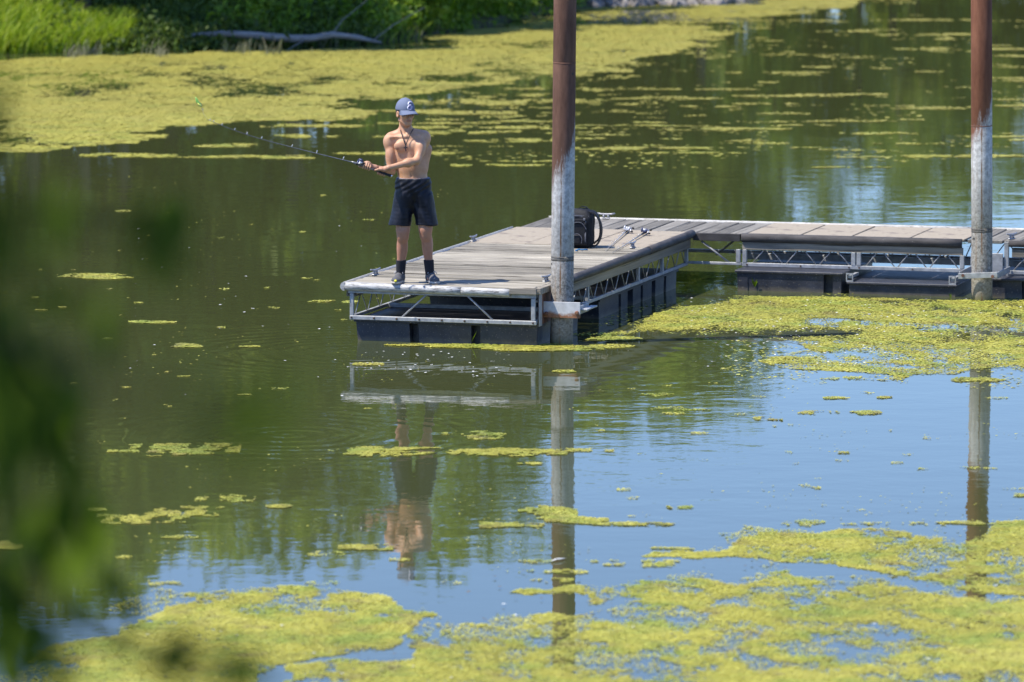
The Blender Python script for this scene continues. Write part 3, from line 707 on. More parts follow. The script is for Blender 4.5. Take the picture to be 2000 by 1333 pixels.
def tree_proto(name, H, R, trunk_r, lean, mat, seed, low=0.18, nclump=46, per=110, leaf=0.17):
    rd = random.Random(seed); root = empty(name)
    t = MB(); n = 9; pts = []; rad = []
    for i in range(n):
        f = i / (n - 1); pts.append((lean[0] * f * f * H + rd.uniform(-.06, .06) * f, lean[1] * f * f * H + rd.uniform(-.06, .06) * f, -0.3 + f * (H * 0.9 + 0.3)))
        rad.append(trunk_r * (1.45 if i == 0 else 1) * (1 - 0.85 * f))
    t.tube(pts, rad, 10)
    cl = []
    for k in range(nclump):
        f = rd.uniform(low, 1.0); prof = math.sin(math.pi * min(1, 0.12 + 0.88 * (1 - (f - low) / (1 - low)) ** 0.75)) if f > low else 0.5
        a = rd.uniform(0, 2 * math.pi); r = R * (0.25 + 0.75 * prof) * rd.uniform(0.25, 1.0)
        cl.append((lean[0] * f * f * H + math.cos(a) * r, lean[1] * f * f * H + math.sin(a) * r, f * H))
    for k in range(9):
        c = cl[k * 4 % len(cl)]; f0 = max(0.15, c[2] / H - 0.22); b = (lean[0] * f0 * f0 * H, lean[1] * f0 * f0 * H, f0 * H * 0.95)
        mid = [(b[j] + c[j]) / 2 + (0.15 if j == 2 else 0) for j in range(3)]
        t.tube([b, mid, c], [trunk_r * 0.38, trunk_r * 0.24, trunk_r * 0.07], 7)
    t.build('trunk', M['bark'], root)
    cloud_obj('crown', leaf_cloud(cl, per, [R * rd.uniform(0.22, 0.42) for _ in cl], leaf, seed), mat, root)
    return root
def place(root, x, y, rz=0, s=1.0, z=None):
    root.location = (x, y, float(bank_z(np.array([x]), np.array([y]))[0]) if z is None else z); root.rotation_euler = (0, 0, rz); root.scale = (s, s, s)
M['twig'] = mottled('dark twig bark', (0.012, 0.014, 0.006), (0.03, 0.032, 0.014), 0.95, 20, spec=0.05)
TP = [tree_proto('broadleaf_tree', 9.8, 2.6, 0.19, (0.02, -0.03), M['leaf_dark'], 1),
      tree_proto('broadleaf_tree', 10.4, 2.3, 0.15, (-0.05, 0.0), M['leaf_mid'], 2),
      tree_proto('broadleaf_tree', 8.8, 2.9, 0.26, (0.06, -0.04), M['leaf_dark'], 3, low=0.12)]
TP.append(tree_proto('broadleaf_tree', 9.2, 2.3, 0.16, (0.02, -0.30), M['leaf_dark'], 4, low=0.3))
first = [True] * 4
def put_tree(kind, x, y, rz, s, label, group):
    if x < 5: s *= 0.96 if x < -6 else (0.93 if x > -1.2 else 0.88)
    r = TP[kind] if first[kind] else copy_tree(TP[kind]); first[kind] = False
    place(r, x, y, rz, s); tag(r, label, 'tree', group)
G1 = 'trees along the far bank'
# trunks seen under the leaves, left to right
put_tree(1, -8.35, 104.5, 0.4, 1.0, 'tree with a dark trunk behind the tall bright grass at the far left', G1)
put_tree(0, -6.35, 104.2, 2.0, 1.0, 'tree with a straight dark trunk left of the leaning one, behind the fallen log', G1)
put_tree(1, -5.75, 104.0, 2.9, 1.0, 'tree with a leaning trunk over the left end of the fallen log', G1)
put_tree(3, -4.1, 103.6, 3.1, 1.15, 'tree with the thickest dark trunk, right behind the middle of the fallen log', G1)
rt = random.Random(12)
for x, dy in ((-8.7, 3.4), (-7.8, 3.0), (-7.1, 3.6)):
    put_tree(3, x, float(shore_y(np.array([x]))[0]) + dy, rt.uniform(-.25, .25), rt.uniform(.95, 1.1), 'tree of the far bank leaning out over the shaded shore behind the fallen log', G1)
hid = 'leafy tree of the far bank wood, showing mainly as green reflection in the pond'
for (x, dy, k, s) in ((-22, 4, 0, 1.1), (-18.5, 3, 2, 1.05), (-17, 6, 1, 1.0), (-13.4, 8.0, 0, 1.0), (-10.2, 9.5, 2, 1.05), (-11.8, 10, 1, 1.1), (-12.5, 13.5, 2, 1.15), (-16, 14, 0, 1.1), (-10.6, 15, 1, 1.1), (-7.5, 12.5, 0, 1.05), (-5.8, 11, 1, 1.0), (-0.8, 11, 1, 1.1), (1.6, 10, 2, 1.0), (-7.3, 9, 2, 1.05), (-4.9, 10, 0, 1.1), (-2.8, 10.5, 1, 1.0), (-1.5, 12, 0, 1.05),
                      (-0.2, 11.0, 2, 0.97), (0.9, 10.5, 1, 0.95), (2.1, 9.5, 0, 1.0), (3.3, 8.0, 2, 1.0), (4.1, 6.5, 1, .9), (-3.2, 13, 2, 1.1), (0.3, 13, 0, 1.05), (2.7, 13, 1, 1.0), (-9, 13, 1, 1.1), (-6, 15, 0, 1.1), (-14, 10, 2, 1.1), (-19, 10, 1, 1.1)):
    put_tree(k, x, float(shore_y(np.array([x]))[0]) + dy, rt.uniform(0, 6.28), s * rt.uniform(0.93, 1.05), hid, G1)
hid2 = 'low tree of the distant right hand bank, showing only as reflection in the pond'
for i in range(46):
    x = 5.4 + i * 0.78 + rt.uniform(-.3, .3)
    put_tree(i % 3, x, max(float(shore_y(np.array([x]))[0]), 134) + rt.uniform(1.0, 7.5), rt.uniform(0, 6.28), rt.uniform(0.52, 0.70) if i > 2 else 0.62, hid2, 'trees along the right hand bank')
def wood(name, xs_, yfun, hmax, n, per, seed, label, mat):
    rd = random.Random(seed); cs = []
    for k in range(n):
        x = rd.uniform(*xs_); top = hmax * (0.72 + 0.28 * math.sin(x * 1.3 + seed) * math.sin(x * .47)) ; cs.append((x, yfun(x) + rd.uniform(0, 4), rd.uniform(0.4, top)))
    o = cloud_obj(name, leaf_cloud(cs, per, [rd.uniform(.7, 1.3) for _ in cs], .26, seed), mat); tag(o, label, 'wood', kind='stuff')
wood('distant_wood', (4.0, 60), lambda x: max(float(shore_y(np.array([x]))[0]), 138) + 6, 6.4, 520, 46, 4, 'far wood behind the right hand bank reading as one green mass in the reflection', M['leaf_mid'])
wood('distant_wood', (-30, 5), lambda x: float(shore_y(np.array([x]))[0]) + 17, 7.5, 300, 60, 6, 'wood behind the far bank trees reading as one green mass', M['leaf_dark'])
# shrubs
def shrub_proto(H, R, mat, seed, leaf=0.075, ncl=26, per=70):
    rd = random.Random(seed); root = empty('shrub'); cl = []
    st_ = MB()
    for k in range(ncl):
        a = rd.uniform(0, 6.283); r = R * math.sqrt(rd.random()); z = H * (0.12 + 0.88 * rd.random() * (1 - 0.45 * (r / R) ** 2))
        cl.append((r * math.cos(a), r * math.sin(a), z))
        if k % 3 == 0: st_.tube([(r * .2 * math.cos(a), r * .2 * math.sin(a), -0.1), (r * .6 * math.cos(a), r * .6 * math.sin(a), z * .6), cl[-1]], [0.022, 0.014, 0.005], 5)
    st_.build('stem', M['bark'], root)
    cloud_obj('foliage', leaf_cloud(cl, per, [R * rd.uniform(0.22, 0.36) for _ in cl], leaf, seed + 50), mat, root)
    return root
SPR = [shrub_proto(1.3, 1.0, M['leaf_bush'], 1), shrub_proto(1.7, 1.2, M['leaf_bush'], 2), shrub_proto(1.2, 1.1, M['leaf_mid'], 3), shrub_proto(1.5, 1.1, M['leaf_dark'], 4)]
sfirst = [True] * 4
def put_shrub(k, px, d, s, label, group='shrubs along the far bank'):
    r = SPR[k] if sfirst[k] else copy_tree(SPR[k]); sfirst[k] = False
    x = (px - 1000) / FPX * 103; y = float(shore_y(np.array([x]))[0]) + d; x = (px - 1000) / FPX * (y + .5)
    place(r, x, y, rt.uniform(0, 6.28), s); tag(r, label, 'shrub', group)
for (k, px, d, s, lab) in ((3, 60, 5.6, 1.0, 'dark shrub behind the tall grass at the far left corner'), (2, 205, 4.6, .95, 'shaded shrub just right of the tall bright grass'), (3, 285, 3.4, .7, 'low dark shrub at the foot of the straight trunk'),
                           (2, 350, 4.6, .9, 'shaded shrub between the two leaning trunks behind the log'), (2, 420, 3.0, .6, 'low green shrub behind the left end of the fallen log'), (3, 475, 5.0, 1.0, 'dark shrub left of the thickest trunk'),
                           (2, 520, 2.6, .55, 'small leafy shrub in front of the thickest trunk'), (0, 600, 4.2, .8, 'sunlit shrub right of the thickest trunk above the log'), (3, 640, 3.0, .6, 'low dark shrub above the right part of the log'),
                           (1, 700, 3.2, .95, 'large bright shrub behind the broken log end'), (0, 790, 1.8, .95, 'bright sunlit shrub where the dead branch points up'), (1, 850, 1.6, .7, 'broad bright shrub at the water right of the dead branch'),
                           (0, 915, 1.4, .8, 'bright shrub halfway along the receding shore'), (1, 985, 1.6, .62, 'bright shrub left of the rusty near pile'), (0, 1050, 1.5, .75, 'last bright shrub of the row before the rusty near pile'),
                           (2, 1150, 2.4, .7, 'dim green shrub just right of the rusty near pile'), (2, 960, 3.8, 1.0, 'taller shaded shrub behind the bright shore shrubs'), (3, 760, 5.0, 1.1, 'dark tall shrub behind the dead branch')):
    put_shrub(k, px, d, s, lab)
def blades(P, h, wd, seed, lean=0.35, name='grass'):
    rng = np.random.default_rng(seed); n = len(P)
    a = rng.uniform(0, 2 * np.pi, n); hh = h * rng.uniform(0.55, 1.2, n); l = lean * rng.uniform(0.2, 1.4, n) * hh; la = rng.normal(0.3, 1.1, n)
    ux, uy = np.cos(a) * wd, np.sin(a) * wd; lx, ly = np.cos(la) * l, np.sin(la) * l
    V = np.zeros((n, 5, 3)); B = P
    V[:, 0] = B + np.stack([-ux, -uy, 0 * a - .03], 1); V[:, 1] = B + np.stack([ux, uy, 0 * a - .03], 1)
    V[:, 2] = B + np.stack([lx * .35 + ux * .8, ly * .35 + uy * .8, hh * .6], 1); V[:, 4] = B + np.stack([lx * .35 - ux * .8, ly * .35 - uy * .8, hh * .6], 1)
    V[:, 3] = B + np.stack([lx, ly, hh], 1)
    t = np.repeat(rng.uniform(0, 1, n), 5)
    return V.reshape(-1, 3), np.arange(n * 5).reshape(n, 5), t
q = np.random.default_rng(21)
def bank_pts(n, x0, x1, d0, d1):
    x = q.uniform(x0, x1, n); y = shore_y(x) + q.uniform(d0, d1, n); return np.stack([x, y, bank_z(x, y)], 1)
g = cloud_obj('grass', blades(np.concatenate([bank_pts(9000, -13, -7.9, 0.0, 4.5), bank_pts(1800, -7.9, -6.9, 0.0, 1.6), bank_pts(3000, -13, -7.0, -.25, .5)]), 0.42, 0.011, 2, 0.75), M['grass'])
tag(g, 'tall bright green grass on the far bank at the left', 'grass', kind='stuff')
def herb(n, x0, x1, d0, d1, hgt): 
    P = bank_pts(n, x0, x1, d0, d1); P[:, 2] += q.uniform(0.0, hgt, n); return P
cl_ = np.concatenate([herb(520, -8.2, -1.5, -.1, 7.0, .32), herb(170, -7.4, -2.5, -.35, .4, .10)])
vft1 = leaf_cloud(cl_, 40, np.random.default_rng(8).uniform(.18, .42, len(cl_)), .055, 8)
bl_ = blades(np.concatenate([bank_pts(2200, -8.0, -1.5, -.3, 5)]), 0.30, 0.022, 3, 0.8)
u = cloud_obj('undergrowth', vft1, M['leaf_low'])
u2 = cloud_obj('tall_weeds', bl_, M['leaf_mid']); tag(u2, 'scattered taller weeds along the shaded shore by the fallen log', 'weeds', kind='stuff')
cl_ = np.concatenate([herb(330, -2.6, 1.3, -.2, 3.2, .45), herb(60, -5.2, -2.6, 0.6, 2.2, .45)])
u3 = cloud_obj('shore_herbs', leaf_cloud(cl_, 45, np.random.default_rng(9).uniform(.18, .40, len(cl_)), .06, 18), M['leaf_bush']); tag(u3, 'bright leafy herbs along the receding sunlit shore right of the log', 'herbs', kind='stuff')
tag(u, 'low green undergrowth under the far bank trees', 'undergrowth', kind='stuff')
rp = np.concatenate([bank_pts(1500, -7.8, -3.4, -2.1, -0.1), bank_pts(150, -3.6, 1.0, -0.6, 0.1)]) * np.array([1, 1, 0]); rp = rp[fbm(rp[:, 0] * 2.2, rp[:, 1] * 1.2, 44, 3) > .56]
hh_ = len(rp) // 2
ra, rbb = blades(rp[:hh_], 0.15, 0.007, 4, 0.7), blades(rp[hh_:], 0.27, 0.006, 5, 0.5)
r_ = cloud_obj('reeds', (np.concatenate([ra[0], rbb[0]]), np.concatenate([ra[1], rbb[1] + len(ra[0])]), np.concatenate([ra[2], rbb[2]])), M['reed'])
tag(r_, 'thin dry reeds standing in the shallows before the fallen log', 'reeds', kind='stuff')
# fallen log with dead branches
lg = empty('fallen_log', (0, 0, 0)); tag(lg, 'long bleached fallen log with dead branches lying along the far shore', 'log')
def lp(px, py, Y): return tuple(aty(px, py, Y))
m_ = MB(); m_.tube([lp(372, 70, 99.1), lp(440, 66, 99.1), lp(500, 70, 99.1), lp(570, 76, 99.2), (lp(610, 75, 99.3)), lp(650, 68, 99.4), lp(700, 74, 99.5), lp(745, 84, 99.6)], [.04, .06, .07, .07, .065, .06, .05, .02], 10)
m_.build('trunk', M['dead_wood'], lg)
for pts in (((648, 69, 99.4), (668, 40, 99.8), (712, 5, 100.4), (730, -20, 100.6)), ((725, 82, 99.5), (770, 48, 99.8), (830, 14, 100.2)), ((600, 76, 99.3), (575, 90, 98.8), (560, 100, 98.5))):
    m_ = MB(); m_.tube([lp(*p) for p in pts], [.010, .007, .005, .003][:len(pts)], 6); m_.build('branch', M['dead_wood'], lg)

# ------------------------------------------------------------------ dock frame of reference
YAW = 0.2809
A = np.array([math.cos(YAW), -math.sin(YAW), 0]); B = np.array([math.sin(YAW), math.cos(YAW), 0])
O = np.array([0.2392, 52.92, 0.0]); ZD = 0.5636; W, L, WB = 1.933, 5.94, 1.2245
def D(a, b, z=0.0): return O + A * a + B * b + np.array([0, 0, z])
def to_local(P): P = np.asarray(P) - O; return (float(P @ A), float(P @ B), float(P[2]))

def plank_mesh(name, l, wdt, th, seed):
    rd = random.Random(seed); mb = MB(); mb.box(-l / 2, l / 2, -wdt / 2, wdt / 2, -th, 0, bev=0.006)
    bmesh.ops.recalc_face_normals(mb.bm, faces=mb.bm.faces)
    me = bpy.data.meshes.new(name); mb.bm.to_mesh(me); mb.bm.free(); return me
def bar(a0, a1, b0, b1, z0, z1, name, mat, parent, bev=0.003): return MB().box(a0, a1, b0, b1, z0, z1, bev).build(name, mat, parent)
def rod(p, q_, r, parent, name='brace', mat='rod'): return MB().tube([p, q_], r, 6).build(name, M[mat], parent)
def half_round(p0, p1, r_out, h, name, mat, parent, out):
    """bumper strip: D profile swept from p0 to p1 (top back edge), bulging along 'out'"""
    mb = MB(); p0 = Vector(p0); p1 = Vector(p1); out = Vector(out)
    prof = [(0, 0.0)] + [(r_out * (1 - (1 - math.sin(t)) * .35) * (math.sin(t) ** .6), -h / 2 + h / 2 * math.cos(t)) for t in [math.pi * k / 10 for k in range(1, 10)]] + [(0, -h)]
    n = 8; rings = []
    for i in range(n + 1):
        p = p0.lerp(p1, i / n)
        rings.append([mb.bm.verts.new(p + out * (o + 0.002 * math.sin(i * 2.1)) + Vector((0, 0, z))) for o, z in prof])
    for a, b in zip(rings[:-1], rings[1:]):
        for k in range(len(prof)):
            f = mb.bm.faces.new((a[k], a[(k + 1) % len(prof)], b[(k + 1) % len(prof)], b[k])); f.smooth = True
    mb.bm.faces.new(rings[0]); mb.bm.faces.new(rings[-1][::-1])
    return mb.build(name, mat, parent)
def cleat(parent, a, b, z, ang):
    mb = MB(); Mx = Matrix.Translation((a, b, z)) @ Matrix.Rotation(ang, 4, 'Z')
    mb.box(-.045, .045, -.02, .02, 0, .012, 0.003, Mx)
    for s in (-1, 1): mb.tube([Mx @ Vector((s * .028, 0, .01)), Mx @ Vector((s * .024, 0, .045))], [.014, .011], 8)
    mb.tube([Mx @ Vector((x, 0, zz)) for x, zz in ((-.1, .062), (-.06, .052), (0, .048), (.06, .052), (.1, .062))], [.007, .011, .013, .011, .007], 8)
    return mb.build('cleat', M['cleat'], parent)
def tub(parent, a0, a1, b0, b1, z1, front=(), right=(), depth=0.055, mat='float', lip=True):
    """plastic float tub: notches given as intervals on the front (b0) and right (a1) faces"""
    poly = [(a0, b0)]
    for s, e in front: poly += [(s, b0), (s, b0 + depth), (e, b0 + depth), (e, b0)]
    poly.append((a1, b0))
    for s, e in right: poly += [(a1, s), (a1 - depth, s), (a1 - depth, e), (a1, e)]
    poly += [(a1, b1), (a0, b1)]
    mb = MB(); mb.prism(poly, -0.3, z1 - 0.025, taper=0.03)
    if lip: mb.box(a0 - .02, a1 + .02, b0 - .02, b1 + .02, z1 - 0.024, z1, 0.004)
    return mb.build('float', M[mat], parent)

# ------------------------------------------------------------------ the L dock: main finger
dock = empty('floating_dock', tuple(O), -YAW)
tag(dock, 'grey plank floating dock with white front bumper that the angler stands on', 'dock')
pm = [plank_mesh('plank', W - 0.05, 0.125, 0.036, s) for s in (1,)]
nb = 30
for i in range(nb):
    b = 0.075 + i * (4.17 - 0.01) / nb
    o = link_mesh('plank', pm[0], M['plank'], dock)
    o.scale.y = random.choice((1.08, 1.05, 1.0, .9, .76)); o.location = (-W / 2 + random.uniform(-.008, .008), b + random.uniform(-.006, .006), ZD + random.uniform(-.007, .004)); o.rotation_euler = (random.uniform(-.05, .05), random.uniform(-.0015, .0015), random.uniform(-.003, .003))
for (a0, a1, b0, b1) in ((-1.91, -1.315, 4.18, 5.93), (-1.305, -0.70, 4.18, 5.93), (-0.69, -0.03, 4.18, 5.05), (-0.69, -0.03, 5.06, 5.93)):
    o = MB().box(-(a1 - a0) / 2, (a1 - a0) / 2, -(b1 - b0) / 2, (b1 - b0) / 2, -.02, .0, 0.003).build('deck_panel', M['panel'], dock)
    o.location = ((a0 + a1) / 2, (b0 + b1) / 2, ZD + .004 + random.uniform(-.003, .003)); o.rotation_euler = (random.uniform(-.002, .002), random.uniform(-.003, .003), random.uniform(-.003, .003))
# frame under the boards
bar(-1.90, -0.02, 0.02, 0.06, .462, .522, 'upper_rail', M['alu'], dock)
bar(-1.88, -0.01, 0.0, 0.045, .208, .246, 'lower_rail', M['alu'], dock)
bar(-1.88, -1.842, 0.006, 0.04, .247, .461, 'post', M['alu'], dock); bar(-0.062, -0.022, 0.006, 0.04, .247, .461, 'post', M['alu'], dock)
for p, q_ in ((((-1.114, .03, .465), (-1.356, .03, .246))), ((-.698, .03, .465), (-.453, .03, .246))): rod(p, q_, .010, dock)
for j, b in enumerate((1.2, 2.4, 3.6, 4.8)): bar(-1.88, -0.04, b, b + .05, .43, .52, 'cross_beam', M['alu'], dock)
bar(-1.87, -0.05, 1.15, 1.19, .21, .25, 'cross_beam', M['alu'], dock); bar(-1.87, -0.05, 2.3, 2.34, .21, .25, 'cross_beam', M['alu'], dock)
for sgn, a in ((0, -1.865), (1, -0.03)):
    bar(a - .015, a + .015, 0.07, 5.9, .215, .248, 'lower_rail', M['alu'], dock)
    bar(a - .015, a + .015, 0.07, 5.9, .42, .44, 'upper_rail', M['alu'], dock)
    n = 28
    for k in range(n):
        b0 = 0.12 + k * 5.7 / n; b1 = b0 + 5.7 / n
        z0, z1 = (.246, .43) if k % 2 == 0 else (.43, .246)
        rod((a, b0 + .02, z0), (a, b1 - .02, z1), .0058, dock)
    for b in (1.9, 3.86, 4.83, 5.86): bar(a - .017, a + .017, b, b + .045, .2485, .4195, 'post', M['alu'], dock)
# left trim, fascia and bumpers
fl = MB().box(-1.0, 1.0, -.022, .022, -.055, .055, .004)
o = fl.build('fascia_board', M['fascia'], dock); o.scale = (2.63, .75, 1); o.rotation_euler = (0, 0, math.pi / 2); o.location = (-0.005, 3.28, .455)
o = copy_tree(o, dock); o.location = (-1.915, 2.95, .47); o.scale = (2.9, .6, .8)
half_round((-1.93, 0.012, .571), (-0.757, 0.012, .571 - .014), .042, .082, 'bumper', M['white_vinyl'], dock, (0, -1, 0))['label'] = 'scuffed white bumper along the left of the front edge'
half_round((-0.753, 0.012, .556), (-0.269, 0.012, .55), .042, .078, 'bumper', M['white_vinyl'], dock, (0, -1, 0))
half_round((-1.925, 5.85, .583), (-1.925, -0.03, .573), .042, .085, 'bumper', M['white_vinyl'], dock, (-1, 0, 0))
half_round((0.02, 0.75, .582), (0.02, 4.05, .582), .052, .085, 'bumper', M['dark_vinyl'], dock, (1, 0, 0))['label'] = 'dark weathered bumper along the right edge'
half_round((0.02, 4.06, .585), (0.02, 5.9, .592), .052, .09, 'bumper', M['dark_vinyl'], dock, (1, 0, 0))
bar(-0.268, 0.0, -.03, .01, .505, .5595, 'edge_board', M['fascia'], dock); bar(-0.02, 0.03, 0.02, .74, .50, .5605, 'edge_board', M['fascia'], dock)
for a, b, an in ((-1.85, .74, 1.4), (-1.9, 4.28, 1.5), (-0.08, .60, 1.4), (-0.14, 4.08, 1.5)): cleat(dock, a, b, ZD + .002, an)
# floats
tub(dock, -1.835, -0.02, .07, 1.55, .206, front=((-1.3, -1.207), (-.678, -.586)), right=((.55, .68), (1.1, 1.22)), depth=.11)
tub(dock, -1.835, -0.07, 2.5, 5.62, .2, right=((3.27, 3.36), (3.62, 3.84), (4.15, 4.24), (4.6, 4.75), (5.1, 5.2)))
for k in range(9): MB().lathe([(.010, 0), (.010, .008), (.006, .012)], Matrix.Translation((-1.86 + k * .2275, -.001, .229)) @ Matrix.Rotation(math.pi / 2, 4, 'X'), 8).build('bolt', M['bolt'], dock)
# guide hoop round the near pile
hp = MB(); hp.box(0.0, .365, .222, .236, .262, .415, .002)
hoop = hp.build('pile_guide', M['bracket'], dock)
bar(.35, .362, .237, .56, .30, .38, 'hoop_side', M['alu'], hoop); bar(-0.005, .36, .53, .545, .30, .38, 'hoop_back', M['alu'], hoop); bar(.363, .43, .25, .62, .335, .35, 'angle_bar', M['alu'], hoop)
bar(-0.015, .0, 0.09, .60, .20, .50, 'mount_plate', M['rust'], hoop); bar(0.001, .012, .05, .14, .19, .505, 'mount_plate', M['alu'], hoop)
for a, z in ((.03, .30), (.335, .315)): MB().lathe([(.02, 0), (.02, .015), (.012, .02)], Matrix.Translation((a, .2215, z)) @ Matrix.Rotation(math.pi / 2, 4, 'X'), 10).build('bolt', M['rust'], hoop)

# ------------------------------------------------------------------ walkway sections running off to the right
def planks_b(parent, a0, a1, mat, wd=.178, b0=L + .012, b1=L + WB):
    n = max(1, round((a1 - a0) / wd)); w_ = (a1 - a0) / n; me = plank_mesh('plank', b1 - b0, w_ - .016, .036, 5)
    for k in range(n):
        o = link_mesh('plank', me, mat, parent); o.location = (a0 + (k + .5) * w_, (b0 + b1) / 2, ZD + random.uniform(-.005, .003)); o.rotation_euler = (random.uniform(-.002, .002), random.uniform(-.008, .008), math.pi / 2 + random.uniform(-.003, .003))
def panels_b(parent, edges):
    for s, e in zip(edges[:-1], edges[1:]):
        o = MB().box(-(e - s) / 2 + .011, (e - s) / 2 - .011, -WB / 2 + .01, WB / 2 - .005, -.02, 0, .003).build('deck_panel', M['panel'], parent)
        o.location = ((s + e) / 2, L + WB / 2, ZD + random.uniform(-.003, .004)); o.rotation_euler = (random.uniform(-.002, .002), random.uniform(-.004, .004), 0)
def truss(parent, a0, a1, b, n, z0=.246, z1=.43, r=.0066):
    w_ = (a1 - a0) / n
    for k in range(n):
        s, e = ((z0, z1) if k % 2 == 0 else (z1, z0)); rod((a0 + k * w_ + .01, b, s), (a0 + (k + 1) * w_ - .01, b, e), r, parent)
walk = empty('floating_walkway', tuple(O), -YAW)
tag(walk, 'floating walkway joining the far end of the plank dock, between the two piles', 'walkway')
planks_b(walk, -1.92, .60, M['plank_grey']); panels_b(walk, (.605, 1.19, 1.735, 2.36, 2.95))
half_round((-1.90, L + WB, .580), (2.95, L + WB, .580), .03, .06, 'edge_trim', M['white_vinyl'], walk, (0, 1, 0))
bar(.03, .545, L - .03, L + .01, .478, .558, 'bumper', M['dark_vinyl'], walk)
half_round((.56, L, .567), (2.92, L, .567), .05, .095, 'bumper', M['dark_vinyl'], walk, (0, -1, 0))
o = MB().box(-1.18, 1.18, -.02, .02, -.04, .04, .004).build('fascia_board', M['fascia'], walk); o.location = (1.75, L - .0, .435)
bar(-.05, .56, L - .02, L + .02, .228, .255, 'lower_rail', M['alu'], walk); bar(.565, 2.94, L - .02, L + .02, .218, .256, 'lower_rail', M['alu'], walk)
bar(-1.8, 2.94, L + WB - .04, L + WB, .23, .265, 'lower_rail', M['alu'], walk); bar(-1.8, 2.94, L + WB - .03, L + WB - .01, .42, .44, 'upper_rail', M['alu'], walk)
bar(.45, 2.9, L + .55, L + .62, .235, .30, 'pipe', M['alu'], walk)
for a in (.50, .57, 1.742, 1.80, 2.90): bar(a, a + .045, L - .022, L + .018, .257, .395, 'post', M['alu'], walk)
rod((.12, L, .47), (.42, L, .25), .012, walk); rod((.36, L + .8, .47), (.08, L + .8, .25), .012, walk)
truss(walk, .66, 1.74, L, 6); truss(walk, 1.88, 2.9, L, 6); truss(walk, .3, 2.9, L + WB - .02, 26)
def wfloat(par, a0, a1, z1, notch): tub(par, a0, a1, 5.56, L + WB - .1, z1, front=notch, depth=.09)
wfloat(walk, .60, 1.72, .214, ((1.53, 1.63),)); wfloat(walk, 1.80, 2.93, .125, ())
bar(.62, .72, 5.555, 5.70, -.05, .17, 'float_end', M['float'], walk)
for a in (1.77, 2.86):
    fr = MB(); fr.box(a, a + .075, 5.555, 5.57, .125, .14); fr.box(a, a + .012, 5.555, 5.57, .141, .20); fr.box(a + .063, a + .075, 5.555, 5.57, .141, .20); fr.box(a, a + .075, 5.555, 5.57, .201, .215)
    fr.box(a + .02, a + .055, 5.572, L - .021, .16, .19); fr.build('float_bracket', M['alu'], walk)
for a in (.62, 1.2, 1.72, 1.83, 2.4, 2.92): MB().lathe([(.010, 0), (.010, .008)], Matrix.Translation((a, L - .021, .237)) @ Matrix.Rotation(math.pi / 2, 4, 'X'), 8).build('bolt', M['bolt'], walk)
cleat(walk, -1.24, L + WB - .06, ZD + .004, 0.05)
# second section beyond the far pile
walk2 = empty('floating_walkway', tuple(O + A * 3.3), -YAW)
tag(walk2, 'second floating walkway section right of the far pile, running out of the picture', 'walkway')
child_shift = []
planks_b(walk2, 2.97, 4.5, M['plank_grey'], .2); panels_b(walk2, (4.51, 5.1, 5.7, 6.3, 6.9))
half_round((2.96, L + WB, .580), (6.9, L + WB, .580), .03, .06, 'edge_trim', M['white_vinyl'], walk2, (0, 1, 0))
half_round((3.42, L, .567), (6.9, L, .567), .045, .07, 'bumper', M['dark_vinyl'], walk2, (0, -1, 0))
o = MB().box(-1.72, 1.72, -.02, .02, -.05, .05, .004).build('fascia_board', M['fascia'], walk2); o.location = (5.17, L - .0, .44)
bar(3.38, 6.9, L - .02, L + .02, .215, .252, 'lower_rail', M['alu'], walk2); bar(3.0, 6.9, L + WB - .04, L + WB, .23, .265, 'lower_rail', M['alu'], walk2)
bar(3.37, 3.415, L - .024, L + .02, .12, .55, 'post', M['alu'], walk2); bar(3.1, 6.8, L + .55, L + .62, .235, .30, 'pipe', M['alu'], walk2)
truss(walk2, 3.45, 6.8, L, 18); truss(walk2, 3.0, 6.8, L + WB - .02, 24)
tub(walk2, 3.20, 4.9, 5.60, L + WB - .1, .20, front=((3.62, 3.7),), depth=.08); tub(walk2, 5.0, 6.8, 5.58, L + WB - .1, .20, front=((5.8, 5.9),), depth=.08)
hp = MB(); hp.box(3.03, 3.44, 5.205, 5.218, .235, .292, .002, Matrix.Translation((3.2, 5.21, .26)) @ Matrix.Rotation(math.radians(-3.5), 4, 'Y') @ Matrix.Translation((-3.2, -5.21, -.26)))
hoop2 = hp.build('pile_guide', M['alu'], walk2)
bar(3.425, 3.437, 5.22, L - .03, .235, .30, 'hoop_side', M['alu'], hoop2); bar(3.035, 3.047, 5.22, L - .03, .235, .30, 'hoop_side', M['alu'], hoop2)
bar(3.02, 3.36, L - .045, L - .024, .19, .43, 'mount_plate', M['alu'], hoop2)
for a in (3.08, 3.39): MB().lathe([(.016, 0), (.016, .012)], Matrix.Translation((a, 5.204, .262)) @ Matrix.Rotation(math.pi / 2, 4, 'X'), 8).build('bolt', M['rust'], hoop2)
cleat(walk2, 3.42, L + .12, ZD + .004, 1.2)
for ch in walk2.children: ch.location.x -= 3.3

